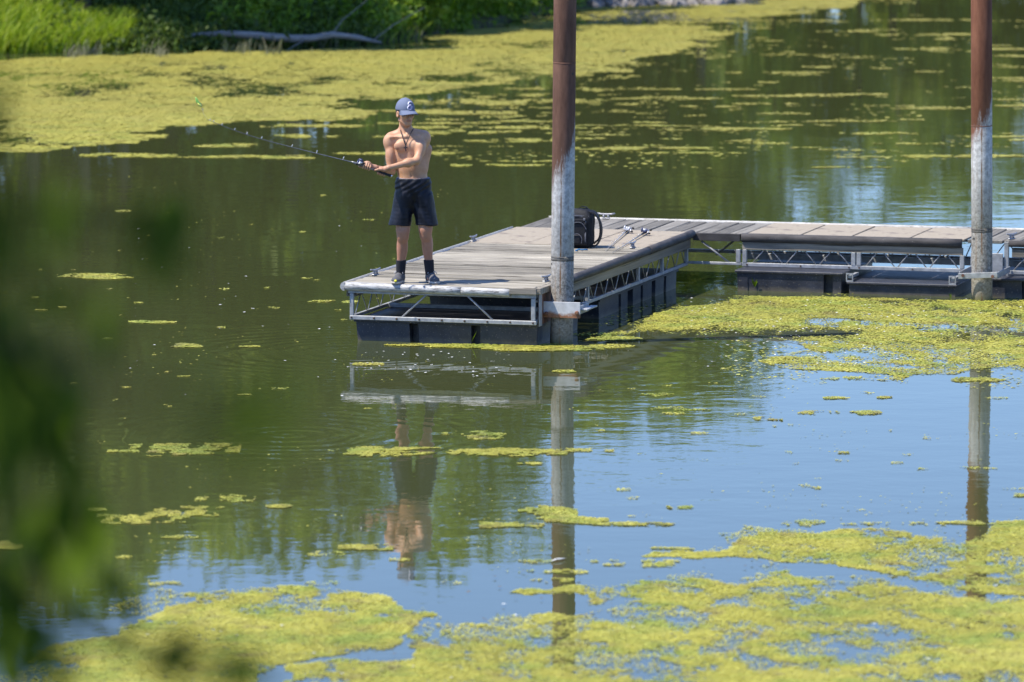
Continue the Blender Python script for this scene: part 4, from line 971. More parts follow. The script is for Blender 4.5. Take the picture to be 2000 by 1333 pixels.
# ------------------------------------------------------------------ steel piles
def pile(name_xy, r, H, lean, mat, rings, label, holes):
    x, y = name_xy; root = empty('steel_pile', (x, y, 0)); root.rotation_euler = (0, lean, 0); tag(root, label, 'pile', 'steel piles of the dock')
    prof = [(r, -2.0), (r, 0)]; z = 0
    for zr in rings: prof += [(r, zr - .012), (r * 0.985, zr - .006), (r * 0.985, zr + .006), (r, zr + .012)]
    prof += [(r, H), (r - .012, H), (r - .012, H - .25)]
    MB().lathe(prof, None, 40).build('pipe', M[mat], root)
    for zr in rings:
        MB().lathe([(r - .004, zr - .006), (r + .002, zr - .003), (r + .002, zr + .003), (r - .004, zr + .006)], None, 40).build('weld_seam', M['rust'] if zr > 1.6 else M['weld'], root)
    for ang, zz in holes:
        d = Vector((math.cos(ang), math.sin(ang), 0)); MB().lathe([(.011, -.004), (.011, .002)], Matrix.Translation(d * r + Vector((0, 0, zz))) @ d.to_track_quat('Z', 'Y').to_matrix().to_4x4(), 10).build('bolt_hole', M['black_cord'], root)
    return root
p1 = D(0.143, 0.364); p2 = D(3.252, 5.354)
pile((p1[0], p1[1]), .109, 5.2, math.radians(.5), 'pile_near', (.835, .812, 2.70), 'rusty brown steel pile at the corner of the plank dock, nearer one', ((-0.75, 2.60), (-2.9, .77)))
pile((p2[0], p2[1]), .1085, 5.2, math.radians(-.65), 'pile_far', (.735, .712, 1.80), 'red brown steel pile by the walkway at the right, farther one', ((-2.5, .64),))

# ------------------------------------------------------------------ the angler
YP = 53.42
PO = np.array([-0.926, YP, ZD + .004])
def J(px, py, dy=0.0): return aty(px, py, YP + dy) - PO
per = empty('person', tuple(PO))
tag(per, 'shirtless young angler in a blue grey cap and dark shorts, casting from the dock edge', 'person')
def basis(fwd, up=(0, 0, 1)):
    f = np.array(fwd, float); f /= np.linalg.norm(f); r = np.cross(f, up); r /= np.linalg.norm(r); u = np.cross(r, f)
    return r, f, u
# rod axis
butt = J(764, 344, -.30); reelp = J(701, 321.5, -.325); tipp = J(405, 234, -.75)
ru = (reelp - butt) / np.linalg.norm(reelp - butt)
HR, HF, HU = basis((math.sin(math.radians(29)), -math.cos(math.radians(29)), -.14))
HC = J(791.5, 222.5, -.015)
def H(x, y, z): return HC + HR * x + HF * y + HU * z
HM = np.stack([HR, HF, HU], 1)
S = SDF((-.62, -.48, -.01), (.30, .22, 1.80), .0042)
# torso
S.ell(J(801, 300, .01), (.152, .106, .20), k=0)
S.ell(J(805, 333, .0), (.146, .098, .15), k=.05)
S.ell(J(807, 360, .0), (.155, .108, .11), k=.05)
S.ell(J(795, 274, .025), (.158, .083, .072), k=.05)
for px in (783.5, 812): S.ell(J(px, 286, -.075), (.070, .032, .052), k=.03)
S.cone(J(770, 292, .04), J(780, 325, .02), .055, .045, k=.04); S.cone(J(833, 292, .04), J(827, 325, .02), .055, .045, k=.04)
S.cone(J(793, 303, -.105), J(804, 345, -.1), .004, .004, k=.02, sub=True)                     # midline
S.ell(J(804, 336.3, -.102), (.010, .02, .007), k=.006, sub=True)                               # navel
S.ell(J(804, 328, -.058), (.075, .04, .09), k=.04)
# neck and shoulders
S.cone(J(791, 240, .02), J(792, 264, .03), .056, .062, k=.03)
S.cone(J(791, 257, .035), J(764, 266, .03), .040, .040, k=.04); S.cone(J(793, 257, .035), J(828, 263, .03), .040, .040, k=.04)
S.cone(J(790, 268, -.055), J(763, 268, -.035), .011, .012, k=.02); S.cone(J(795, 268, -.055), J(826, 266, -.03), .011, .012, k=.02)
S.cone(J(784, 246, -.0), J(791, 267, -.06), .014, .010, k=.02); S.cone(J(801, 248, .0), J(794, 267, -.06), .014, .010, k=.02)
# legs
for hip, knee, calf, ank in (((794, 372, 0), (787, 452, -.035), (786, 480, .03), (782, 535, .05)), ((824, 372, 0), (831, 450, -.035), (835, 477, .03), (840, 535, .05))):
    hp_, kn, cf, an = J(*hip), J(*knee), J(*calf), J(*ank)
    S.cone(hp_, kn + np.array([0, .01, .03]), .085, .064, k=.03); S.cone(kn + np.array([0, .0, .05]), kn + np.array([0, 0, -.05]), .060, .054, k=.03)
    S.ell(kn + np.array([0, -.03, 0]), (.04, .03, .045), k=.03)
    S.cone(kn, an, .050, .036, k=.03); S.ell(cf, (.052, .058, .125), k=.03)
    S.cone(an, an + np.array([0, -.04, -.04]), .032, .03, k=.01)
# arms
shR, elR, wrR, hdR = J(760.5, 275, .015), J(764, 336, -.05), J(733, 328, -.26), J(716, 327, -.315)
shL, elL, wrL, hdL = J(829.5, 269, .0), J(814, 314, -.17), J(759, 328.5, -.31), J(746, 337, -.315)
for sh, el, wr, s in ((shR, elR, wrR, -1), (shL, elL, wrL, 1)):
    S.ell(sh + np.array([s * .004, -.005, -.012]), (.054, .056, .070), k=.035)
    S.cone(sh, el, .045, .037, k=.03); mid = sh * .5 + el * .5
    S.ell(mid + np.array([0, -.014, 0]), (.038, .039, .072), k=.03)
    S.cone(el, wr, .037, .0245, k=.02); S.ell(el * .7 + wr * .3, (.040, .040, .040), k=.035)
# hands closed on the grip
def hand(c, wrist, side, thumb_dir):
    """c: point on the rod axis under the palm; wrist: joint; fingers curl round the axis"""
    n = wrist - c; n = n - ru * (n @ ru) * .7; n -= ru * (n @ ru); n /= np.linalg.norm(n)
    m = np.cross(ru, n); m /= np.linalg.norm(m)
    if m[2] > 0: sg = 1
    else: sg = -1; m = -m
    k = .010
    palm_c = c + n * .030 + m * .012
    R = np.stack([ru, m, n], 1)
    S.ell(palm_c, (.043, .040, .019), R, k=.012)
    S.cone(palm_c, wrist, .024, .0245, k=.02)
    for i in range(4):
        base = c + ru * (.031 - i * .0205) * thumb_dir; ln = (1.0, 1.1, 1.03, .86)[i]
        r0 = (.0092, .0095, .0092, .0080)[i]
        def q(ang, rad): a = math.radians(ang); return base + rad * (math.cos(a) * n + math.sin(a) * m)
        pts = [q(28, .040), q(75, .031 * ln), q(135, .0245), q(190, .0235), q(235, .022)]
        for j in range(4): S.cone(pts[j], pts[j + 1], r0 - .0004 * j, r0 - .0004 * (j + 1), k=.002 if j else .008)
    tb = c + n * .030 - m * .018 + ru * thumb_dir * .015
    t1 = c + n * .020 - m * .022 + ru * thumb_dir * .045; t2 = c - m * .0225 + n * .004 + ru * thumb_dir * .068
    S.cone(tb, t1, .0135, .0115, k=.010); S.cone(t1, t2, .0112, .0092, k=.004)
cR = butt + ru * float((hdR - butt) @ ru); cL = butt + ru * float((hdL - butt) @ ru)
hand(cR, wrR, 'R', 1); hand(cL, wrL, 'L', 1)
# head
S.ell(H(0, -.012, .035), (.075, .096, .10), HM, k=.02)
S.ell(H(0, .028, -.045), (.058, .062, .068), HM, k=.03)
S.ell(H(0, .066, -.088), (.024, .020, .020), HM, k=.025)
for s in (-1, 1):
    S.cone(H(s * .054, .0, -.06), H(s * .018, .066, -.092), .016, .015, k=.02)
    S.ell(H(s * .040, .062, -.012), (.022, .022, .018), HM, k=.02)
    S.ell(H(s * .031, .096, .016), (.017, .014, .011), HM, k=.010, sub=True)
    S.ell(H(s * .078, -.008, -.005), (.010, .024, .033), HM, k=.006); S.ell(H(s * .086, -.002, -.003), (.006, .012, .018), HM, k=.004, sub=True)
    S.ell(H(s * .010, .100, -.024), (.008, .009, .007), HM, k=.006)
    S.cone(H(s * .012, .092, .034), H(s * .045, .080, .034), .008, .006, k=.012)
S.cone(H(0, .088, .022), H(0, .110, -.022), .007, .011, k=.012)
S.ell(H(0, .084, -.046), (.026, .012, .007), HM, k=.006); S.ell(H(0, .083, -.058), (.023, .013, .008), HM, k=.005)
me = S.mesh('body')
co = np.zeros(len(me.vertices) * 3, np.float32); me.vertices.foreach_get('co', co); co = co.reshape(-1, 3)
t = np.zeros(len(co), np.float32)
def dab(c, r, v=1.0):
    global t
    t = np.maximum(t, v * np.clip(1.6 - np.linalg.norm((co - c), axis=1) / r, 0, 1))
hl = (co - HC) @ HM
t = np.maximum(t, .75 * np.clip(1.5 - np.abs(hl[:, 2] + .052) / .010, 0, 1) * (hl[:, 1] > .075) * (np.abs(hl[:, 0]) < .027))
for px in (777, 817): dab(J(px, 291, -.1), .013, .75)
for c in (J(787, 452, -.09), J(831, 450, -.09)): dab(c, .045, .35)
t = np.maximum(t, .60 * np.clip((.62 - co[:, 2]) / .1, 0, 1) * (co[:, 2] < .62))
t = np.maximum(t, .22 * (np.linalg.norm(co - (cR + cL) / 2, axis=1) < .16))
a_ = me.attributes.new('tint', 'FLOAT', 'POINT'); a_.data.foreach_set('value', t)
body = link_mesh('body', me, M['skin'], per)
def sdf_part(s, name, mat, parent=per): return link_mesh(name, s.mesh(name), M[mat], parent)
# hair, brows, eyes
lo = HC - .15; hi = HC + .15
s_ = SDF(lo, hi, .004); s_.ell(H(0, -.022, .028), (.080, .096, .100), HM, k=0)
def hair_cut(v, X, Y, Z):
    x, y, z = [(X - HC[0]) * ax[0] + (Y - HC[1]) * ax[1] + (Z - HC[2]) * ax[2] for ax in (HR, HF, HU)]
    v = np.maximum(v, y - .032 + .0 * x); v = np.maximum(v, -(z + .045 + .35 * (y + .02)))
    return np.maximum(v, -(np.hypot(y + .006, z + .012) - .036 + (y < -.05) * 1.0 - 0 * x) * 1.0 - .0) if False else v
s_.mod(hair_cut)
for s in (-1, 1): s_.ell(H(s * .08, -.004, -.01), (.03, .026, .036), HM, k=.004, sub=True)
sdf_part(s_, 'hair', 'hair')
for s in (-1, 1):
    MB().tube([tuple(H(s * .014, .098, .031)), tuple(H(s * .030, .094, .036)), tuple(H(s * .048, .080, .031))], [.003, .004, .0022], 6, flat=1.0).build('eyebrow', M['hair'], per)
    s2 = SDF(H(s * .031, .083, .014) - .02, H(s * .031, .083, .014) + .02, .002); s2.ell(H(s * .031, .080, .014), (.0145, .010, .0065), HM, k=0); sdf_part(s2, 'eye', 'eye')
# cap
s_ = SDF(HC - .2, HC + .2, .0035)
s_.ell(H(0, -.010, .040), (.089, .108, .112), HM, k=0)
def cap_cut(v, X, Y, Z):
    x, y, z = [(X - HC[0]) * ax[0] + (Y - HC[1]) * ax[1] + (Z - HC[2]) * ax[2] for ax in (HR, HF, HU)]
    return np.maximum(v, -(z - .040 - .10 * y))
s_.mod(cap_cut); s_.ell(H(0, -.010, .152), (.009, .009, .006), HM, k=.002)
cap = sdf_part(s_, 'cap', 'cap')
br = MB(); nu, nv = 15, 6; top = []; bot = []
for i in range(nu):
    u_ = -1 + 2 * i / (nu - 1); rowt = []; rowb = []
    for j in range(nv):
        v_ = j / (nv - 1); an = u_ * math.radians(68)
        ext = .075 * math.sqrt(max(0, 1 - (abs(u_) ** 3.2))) * v_
        x_ = math.sin(an) * (.088 + ext * .25); y_ = -.008 + math.cos(an) * .104 + ext * .95
        z_ = .048 + .006 * math.cos(an) - .030 * (abs(u_) ** 2) * (0.3 + .7 * v_) - .022 * v_
        p = H(x_, y_, z_); rowt.append(br.bm.verts.new(p)); rowb.append(br.bm.verts.new(p - HU * .0045))
    top.append(rowt); bot.append(rowb)
for i in range(nu - 1):
    for j in range(nv - 1):
        br.bm.faces.new((top[i][j], top[i + 1][j], top[i + 1][j + 1], top[i][j + 1])); br.bm.faces.new((bot[i][j + 1], bot[i + 1][j + 1], bot[i + 1][j], bot[i][j]))
    br.bm.faces.new((top[i][-1], top[i + 1][-1], bot[i + 1][-1], bot[i][-1])); br.bm.faces.new((top[i + 1][0], top[i][0], bot[i][0], bot[i + 1][0]))
br.build('brim', M['cap'], cap, smooth=True)
# script letter on the front of the cap
epts = [(.020, .022), (.010, .030), (-.006, .028), (-.013, .018), (-.006, .009), (.008, .006), (-.006, .003), (-.017, -.008), (-.012, -.022), (.004, -.027), (.020, -.018), (.018, -.008), (.004, -.010)]
def smooth_path(pts, n=5):
    out = []
    for i in range(len(pts) - 1):
        p0, p1, p2_, p3 = [np.array(pts[min(max(k, 0), len(pts) - 1)]) for k in (i - 1, i, i + 1, i + 2)]
        for j in range(n):
            s = j / n; out.append(.5 * ((2 * p1) + (-p0 + p2_) * s + (2 * p0 - 5 * p1 + 4 * p2_ - p3) * s * s + (-p0 + 3 * p1 - 3 * p2_ + p3) * s ** 3))
    out.append(np.array(pts[-1])); return out
def cap_surf(x, z, off):
    q = max(0.0, 1 - (x / .089) ** 2 - ((z - .040) / .112) ** 2); return H(x, -.010 + .108 * math.sqrt(q) + off, z)
for nm, rr, off, mt in (('emblem', .0072, .001, 'white_thread'), ('emblem_letter', .0040, .0055, 'purple_thread')):
    MB().tube([tuple(cap_surf(-(x * 1.2 + .2 * y), .090 + y * 1.15, off)) for x, y in smooth_path(epts)], rr, 8).build(nm, M[mt], cap)
# shorts
s_ = SDF((-.33, -.22, .50), (.33, .24, 1.08), .0055)
s_.ell(J(807.5, 360, .0), (.168, .124, .21), k=0)
hemR, hemL = J(781, 440, -.015), J(834, 438, -.015)
for hipx, hem in ((793, hemR), (823, hemL)):
    hipp = J(hipx, 378, 0); ba = hem - hipp
    for s in np.linspace(0, 1, 9):
        c = hipp + ba * s; s_.ell(c, (.0985 + .0095 * s, .108 + .004 * s, .055), k=.02)
def shorts_mod(v, X, Y, Z):
    n1 = np.sin(42 * X + 13 * Z + 2.2 * np.sin(9 * Z + 6 * Y + 14 * X)) * np.sin(11 * Z - 16 * X + 7 * Y + 3)
    n2 = np.sin(70 * X - 28 * Z + 6 * np.sin(17 * Z)) * np.clip((Z - .78) / .2, 0, 1)
    v = v - .010 * np.clip((Z - .72) / .12, 0, 1) + .0055 * n1 + .0032 * n2
    top_ = J(808, 348)[2] + .04 * 0; v = np.maximum(v, Z - top_)
    hem_z = hemR[2] + .006 * np.sin(25 * X); return np.maximum(v, hem_z - Z)
s_.mod(shorts_mod)
for knee, hem in (((787, 452, -.035), hemR), ((831, 450, -.035), hemL)):
    s_.cone(hem + np.array([0, 0, -.06]), hem + np.array([0, 0, .10]), .094, .075, k=.005, sub=True)
sdf_part(s_, 'shorts', 'shorts')
def ring_path(c, rx, ry, n=28): return [(c[0] + rx * math.cos(2 * math.pi * k / n), c[1] + ry * math.sin(2 * math.pi * k / n), c[2] + .006 * math.sin(2 * math.pi * k / n)) for k in range(n + 1)]
wb_ = J(807, 348); MB().tube(ring_path(wb_, .1525, .106), .0055, 8, flat=1.3).build('waistband', M['band'], per)
# socks and shoes
for an, toe, nm in ((J(782, 535, .05), np.array([-.035, -.165]), 0), (J(840, 535, .05), np.array([.045, -.165]), 1)):
    kn_ = (J(787, 452, -.035), J(831, 450, -.035))[nm]; sk_top = an + (kn_ - an) * .32
    s_ = SDF((an[0] - .12, an[1] - .25, -.01), (an[0] + .12, an[1] + .12, .30), .004)
    s_.cone(an + np.array([0, -.005, -.03]), sk_top, .0415, .050, k=0); s_.mod(lambda v, X, Y, Z, zt=sk_top[2]: np.maximum(v, Z - zt))
    sock = sdf_part(s_, 'sock', 'sock')
    for dx in (-.010, .006): MB().box(-.0055, .0055, -.002, .002, -.003, .003, 0, Matrix.Translation((an[0] + dx + (.018 if nm == 0 else -.012), an[1] - .0445, an[2] + .085))).build('sock_mark', M['white_thread'], sock)
    d = np.array([toe[0], toe[1], 0]); d /= np.linalg.norm(d); side = np.array([-d[1], d[0], 0])
    heel = np.array([an[0], an[1] + .025, 0]); R = np.stack([side, d, np.array([0, 0, 1.])], 1)
    s_ = SDF((an[0] - .14, an[1] - .30, -.01), (an[0] + .14, an[1] + .14, .16), .0035)
    s_.ell(heel + np.array([0, 0, .045]), (.040, .048, .050), R, k=0); s_.ell(heel + d * .075 + np.array([0, 0, .042]), (.039, .08, .050), R, k=.03)
    s_.ell(heel + d * .165 + np.array([0, 0, .032]), (.049, .070, .036), R, k=.03); s_.cone(an + np.array([0, -.01, -.035]), an + np.array([0, -.005, .0]), .047, .045, k=.02)
    s_.mod(lambda v, X, Y, Z: np.maximum(v, .018 - Z))
    shoe = sdf_part(s_, 'shoe', 'shoe')
    s_ = SDF((an[0] - .14, an[1] - .30, -.01), (an[0] + .14, an[1] + .14, .06), .0035)
    s_.ell(heel + np.array([0, 0, .012]), (.043, .052, .03), R, k=0); s_.ell(heel + d * .08 + np.array([0, 0, .012]), (.040, .09, .03), R, k=.02); s_.ell(heel + d * .165 + np.array([0, 0, .012]), (.0525, .075, .03), R, k=.02)
    s_.mod(lambda v, X, Y, Z: np.maximum(np.maximum(v, Z - .024 - .02 * np.maximum(0, 0)), .001 - Z)); sdf_part(s_, 'sole', 'sole', shoe)
    for k in range(4):
        c = heel + d * (.07 + k * .022) + np.array([0, 0, .088 - k * .010])
        MB().tube([tuple(c - side * .026 + np.array([0, 0, -.008])), tuple(c + np.array([0, 0, .004])), tuple(c + side * .026 + np.array([0, 0, -.008]))], .004, 6).build('lace', M['lace'], shoe)
    for sg in (-1, 1): MB().tube([tuple(heel + d * .07 + np.array([0, 0, .094])), tuple(heel + d * .06 + side * .03 * sg + np.array([0, 0, .108])), tuple(heel + d * .085 + side * .045 * sg + np.array([0, 0, .088]))], .004, 6).build('lace', M['lace'], shoe)
    if nm == 0: MB().lathe([(.014, 0), (.013, .008), (.006, .012)], Matrix.Translation(tuple(heel + d * .232 - side * -.006 + np.array([0, 0, .030]))) @ Matrix.Rotation(1.0, 4, 'X'), 10).build('toe_dot', M['yellow'], shoe)
# necklace with cross
neck = [(782, 253, .0), (783, 258, -.065), (787, 270, -.098), (791.5, 283, -.122), (792.2, 284.5, -.124), (796, 275, -.105), (803, 259, -.075), (808, 251, -.02)]
nk = MB().tube([tuple(J(*p)) for p in neck], .0042, 6).build('necklace', M['black_cord'], per)
cp = J(792.2, 290, -.128); cx = MB(); Mx = Matrix.Translation(tuple(cp)) @ Matrix.Rotation(-.12, 4, 'Y') @ Matrix.Rotation(-.15, 4, 'X')
cx.box(-.0055, .0055, -.004, .004, -.030, .026, .001, Mx); cx.box(-.018, -.006, -.004, .004, .001, .012, .001, Mx); cx.box(.006, .018, -.004, .004, .001, .012, .001, Mx); cx.build('cross_pendant', M['black_cord'], nk)

# ------------------------------------------------------------------ tackle
def reel(parent, M4, shell, knob='foam'):
    """low profile casting reel at the origin of M4: x along the rod to the tip, z away from the rod"""
    mb = MB(); V_ = lambda *p: M4 @ Vector(p)
    mb.tube([V_(-.03, 0, .008), V_(.03, 0, .008)], [.008, .008], 8)
    for s in (-1, 1): mb.lathe([(.024, -.006), (.027, 0), (.022, .007)], M4 @ Matrix.Translation((0, s * .024, .030)) @ Matrix.Rotation(math.pi / 2, 4, 'X'), 14)
    mb.box(-.028, .030, -.022, .022, .014, .028, .004, M4)
    rl = mb.build('reel', M[shell], parent)
    MB().lathe([(.014, -.018), (.014, .018)], M4 @ Matrix.Translation((0, 0, .034)) @ Matrix.Rotation(math.pi / 2, 4, 'X'), 12).build('spool', M['nylon_line'], rl)
    MB().tube([V_(-.03, .046, .045), V_(0, .046, .030), V_(.03, .046, .014)], .0045, 6).build('crank', M['chrome'], rl)
    for x, z in ((-.03, .045), (.03, .014)): MB().lathe([(.008, 0), (.011, .012), (.009, .026)], M4 @ Matrix.Translation((x, .048, z)) @ Matrix.Rotation(-math.pi / 2, 4, 'X'), 10).build('knob', M[knob], rl)
    MB().lathe([(.014, 0), (.017, .003), (.014, .006)], M4 @ Matrix.Translation((0, .034, .030)) @ Matrix.Rotation(-math.pi / 2, 4, 'X'), 8).build('drag_star', M['chrome'], rl)
    return rl
def frame4(origin, x, z):
    x = Vector(x).normalized(); z = Vector(z); z = (z - x * z.dot(x)).normalized(); y = z.cross(x)
    return Matrix(((x.x, y.x, z.x, origin[0]), (x.y, y.y, z.y, origin[1]), (x.z, y.z, z.z, origin[2]), (0, 0, 0, 1)))
rod_ = empty('fishing_rod', tuple(PO)); tag(rod_, 'long fishing rod the angler holds out in both hands', 'fishing rod')
path = [reelp + ru * .05]
for px, py, dy in ((640, 305.5, -.40), (570, 288, -.50), (500, 269, -.60), (450, 252, -.68), (405, 234, -.75)): path.append(J(px, py, dy))
sp_ = smooth_path([tuple(p) for p in path], 6); nn_ = len(sp_)
MB().tube([tuple(p) for p in sp_], [.0050 - .0032 * i / (nn_ - 1) for i in range(nn_)], 8).build('blank', M['graphite'], rod_)
MB().tube([tuple(butt), tuple(butt + ru * .03), tuple(butt + ru * .17)], [.015, .0125, .0115], 10).build('grip', M['foam'], rod_)
MB().tube([tuple(butt - ru * .012), tuple(butt + ru * .002)], [.010, .016], 10).build('butt_cap', M['chrome'], rod_)
Lr = np.linalg.norm(reelp - butt)
MB().tube([tuple(butt + ru * .17), tuple(butt + ru * (Lr - .05)), tuple(reelp + ru * .04), tuple(reelp + ru * .08)], [.011, .010, .012, .007], 10).build('reel_seat', M['graphite'], rod_)
reel(rod_, frame4(tuple(reelp - ru * .005), tuple(ru), (0.15, -.2, 1)), 'reel_blue')
for f_ in (.12, .28, .43, .57, .69, .79, .88, .95, 1.0):
    i = min(int(f_ * (nn_ - 1)), nn_ - 2); p = Vector(sp_[i]); d = Vector(sp_[i + 1] - sp_[i]).normalized(); r = .013 * (1 - .7 * f_) + .003
    up = (Vector((0, 0, 1)) - d * d.z).normalized(); c = p + up * (r + .004); sd_ = d.cross(up)
    MB().tube([tuple(c + r * (math.cos(a) * sd_ + math.sin(a) * up)) for a in [2 * math.pi * k / 10 for k in range(11)]], .0018, 5, cap=False).build('line_guide', M['chrome'], rod_)
lure_p = J(388, 200, -.78)
lt = J(394, 212, -.78)
MB().tube([tuple(sp_[-1]), tuple((np.array(sp_[-1]) + lt) / 2 + np.array([-.01, 0, .004])), tuple(lt)], .0009, 4).build('fishing_line', M['nylon_line'], rod_)
lu = empty('fishing_lure', tuple(lure_p + PO)); tag(lu, 'small green and yellow lure swinging in the air off the rod tip', 'lure')
pa = J(382, 190, -.78) - lure_p; pb = J(394, 209, -.78) - lure_p; pm_ = J(386, 200, -.78) - lure_p
MB().tube([tuple(pa), tuple(pa * .6 + pm_ * .4), tuple(pm_), tuple(pm_ * .4 + pb * .6), tuple(pb)], [.002, .010, .014, .015, .006], 10).build('lure_body', M['lure_green'], lu)
MB().tube([tuple(pm_ + np.array([.002, -.006, -.006])), tuple(pb * .6 + pm_ * .4 + np.array([.004, -.006, -.006])), tuple(pb + np.array([0, -.002, -.003]))], [.008, .012, .004], 8).build('belly', M['lure_yellow'], lu)
for c in (pm_, pb): MB().tube([tuple(c + np.array([.004, -.004, -.01])), tuple(c + np.array([.01, -.006, -.028])), tuple(c + np.array([.018, -.006, -.030])), tuple(c + np.array([.021, -.006, -.020]))], .0016, 5).build('hook', M['chrome'], lu)
# two rods lying on the deck
def lying_rod(rp, ep, shell, label, blank):
    r0 = Vector(D(*rp)); e0 = Vector(D(*ep)); d = (e0 - r0); d.z = 0; d.normalize()
    root = empty('fishing_rod', tuple(r0)); tag(root, label, 'fishing rod', 'rods lying on the dock')
    M4 = frame4((0, 0, .022), d, (0.25, 0.1, 1))
    end = d * 1.95; MB().tube([tuple(d * .06 + Vector((0, 0, .022))), tuple(d * .6 + Vector((0, 0, .016))), tuple(d * 1.2 + Vector((0, 0, .008))), tuple(end + Vector((0, 0, .005)))], [.0085, .0065, .0045, .002], 8).build('blank', M[blank], root)
    MB().tube([tuple(d * -.24 + Vector((0, 0, .018))), tuple(d * -.10 + Vector((0, 0, .020))), tuple(d * .10 + Vector((0, 0, .022)))], [.014, .012, .011], 10).build('grip', M['foam'], root)
    reel(root, M4, shell)
    for f_ in (.3, .65, 1.0, 1.3, 1.6):
        c = d * f_ + Vector((0, 0, .028)); s_x = d.cross(Vector((0, 0, 1)))
        MB().tube([tuple(c + .012 * (math.cos(a) * s_x + math.sin(a) * Vector((0, 0, 1)))) for a in [2 * math.pi * k / 8 for k in range(9)]], .0018, 5, cap=False).build('line_guide', M['chrome'], root)
lying_rod((-.60, 5.55, ZD + .006), (-.382, 4.12, ZD), 'silver', 'fishing rod with a silver reel lying on the deck next to the backpack', 'pale_rod')
lying_rod((-.37, 5.40, ZD + .006), (-.247, 4.10, ZD), 'reel_blue', 'fishing rod with a dark blue reel lying nearest the dock edge', 'graphite')
# backpack behind the near pile
bp = D(-.70, 4.02, ZD + .002); bk = empty('backpack', tuple(bp), -YAW + .1); tag(bk, 'black backpack standing on the deck behind the rusty near pile', 'backpack')
s_ = SDF((-.24, -.22, -.01), (.24, .22, .46), .006)
s_.rbox((0.02, 0, .175), (.135, .13, .175), .05, k=0); s_.rbox((0.03, .0, .32), (.105, .11, .075), .05, k=.04)
s_.mod(lambda v, X, Y, Z: v + .005 * np.sin(28 * Z + 14 * X + 5 * np.sin(15 * Y)) * np.sin(22 * X - 16 * Y + 9 * Z) + .0 * Y)
sdf_part(s_, 'main_bag', 'pack', bk)
for (c, hf, nm) in (((.03, -.135, .15), (.085, .03, .12), 'front_pocket'), ((-.11, -.02, .13), (.045, .10, .11), 'side_pocket'), ((.01, -.15, .09), (.05, .025, .055), 'small_pocket')):
    s_ = SDF(np.array(c) - np.array(hf) - .02, np.array(c) + np.array(hf) + .02, .005); s_.rbox(c, hf, .025, k=0); sdf_part(s_, nm, 'pack', bk)
def ribbon(path, wdt, th, name, mat, parent, axis):
    mb = MB(); pts = smooth_path(path, 5); rings = []; ax = np.array(axis, float)
    for i, p in enumerate(pts):
        d = pts[min(i + 1, len(pts) - 1)] - pts[max(i - 1, 0)]; d = d / np.linalg.norm(d); s = ax - d * (ax @ d); s /= np.linalg.norm(s); n = np.cross(d, s)
        rings.append([mb.bm.verts.new(p + s * wdt * u_ + n * th * v_) for u_, v_ in ((-1, -1), (1, -1), (1, 1), (-1, 1))])
    for a, b in zip(rings[:-1], rings[1:]):
        for k in range(4): mb.bm.faces.new((a[k], a[(k + 1) % 4], b[(k + 1) % 4], b[k]))
    mb.bm.faces.new(rings[0]); mb.bm.faces.new(rings[-1]); return mb.build(name, M[mat], parent, smooth=False)
ribbon([(.12, -.05, .37), (.19, -.06, .345), (.245, -.06, .24), (.245, -.06, .12), (.20, -.06, .03), (.14, -.06, .02)], .028, .008, 'shoulder_strap', 'pack', bk, (0, 1, 0))
ribbon([(.12, .07, .37), (.175, .08, .34), (.215, .08, .23), (.21, .08, .10), (.15, .08, .03)], .028, .008, 'shoulder_strap', 'pack', bk, (0, 1, 0))
for x_ in (-.075, .10): ribbon([(x_, -.128, .30), (x_, -.142, .22), (x_, -.168, .12), (x_, -.150, .04)], .006, .003, 'seam', 'pack_trim', bk, (1, 0, 0))
ribbon([(-.11, -.118, .325), (.0, -.128, .335), (.13, -.118, .325)], .007, .003, 'seam', 'pack_trim', bk, (0, 0, 1))
MB().box(-.045, .075, -.170, -.155, .265, .30, .004).build('flap', M['pack'], bk)
for x_ in (-.06, .085): MB().box(x_ - .012, x_ + .012, -.146, -.136, .285, .31, .003).build('buckle', M['pack_trim'], bk)
ribbon([(.0, 0, .385), (.03, 0, .415), (.08, 0, .412), (.11, 0, .38)], .014, .004, 'handle', 'pack', bk, (0, 1, 0))
ribbon([(-.04, -.165, .055), (-.045, -.178, .10), (-.02, -.18, .142), (.03, -.18, .15), (.065, -.178, .11), (.06, -.17, .055)], .0035, .003, 'zip', 'pack_trim', bk, (0, 1, 0))
ribbon([(-.06, -.162, .20), (-.02, -.172, .262), (.06, -.172, .265), (.11, -.162, .20)], .004, .003, 'zip', 'pack_trim', bk, (0, 1, 0))
bs = MB(); c = D(-.57, 3.64, ZD + .008)
bs.tube([(c[0] - .05, c[1] - .04, c[2]), (c[0] - .02, c[1] + .05, c[2] + .004), (c[0] + .01, c[1] - .02, c[2] + .006), (c[0] + .045, c[1] + .04, c[2] + .002), (c[0] + .07, c[1] + .06, c[2])], .008, 6)
tag(bs.build('rope_scrap', M['blue_rope']), 'scrap of bright blue rope on the deck at the foot of the backpack', 'rope')
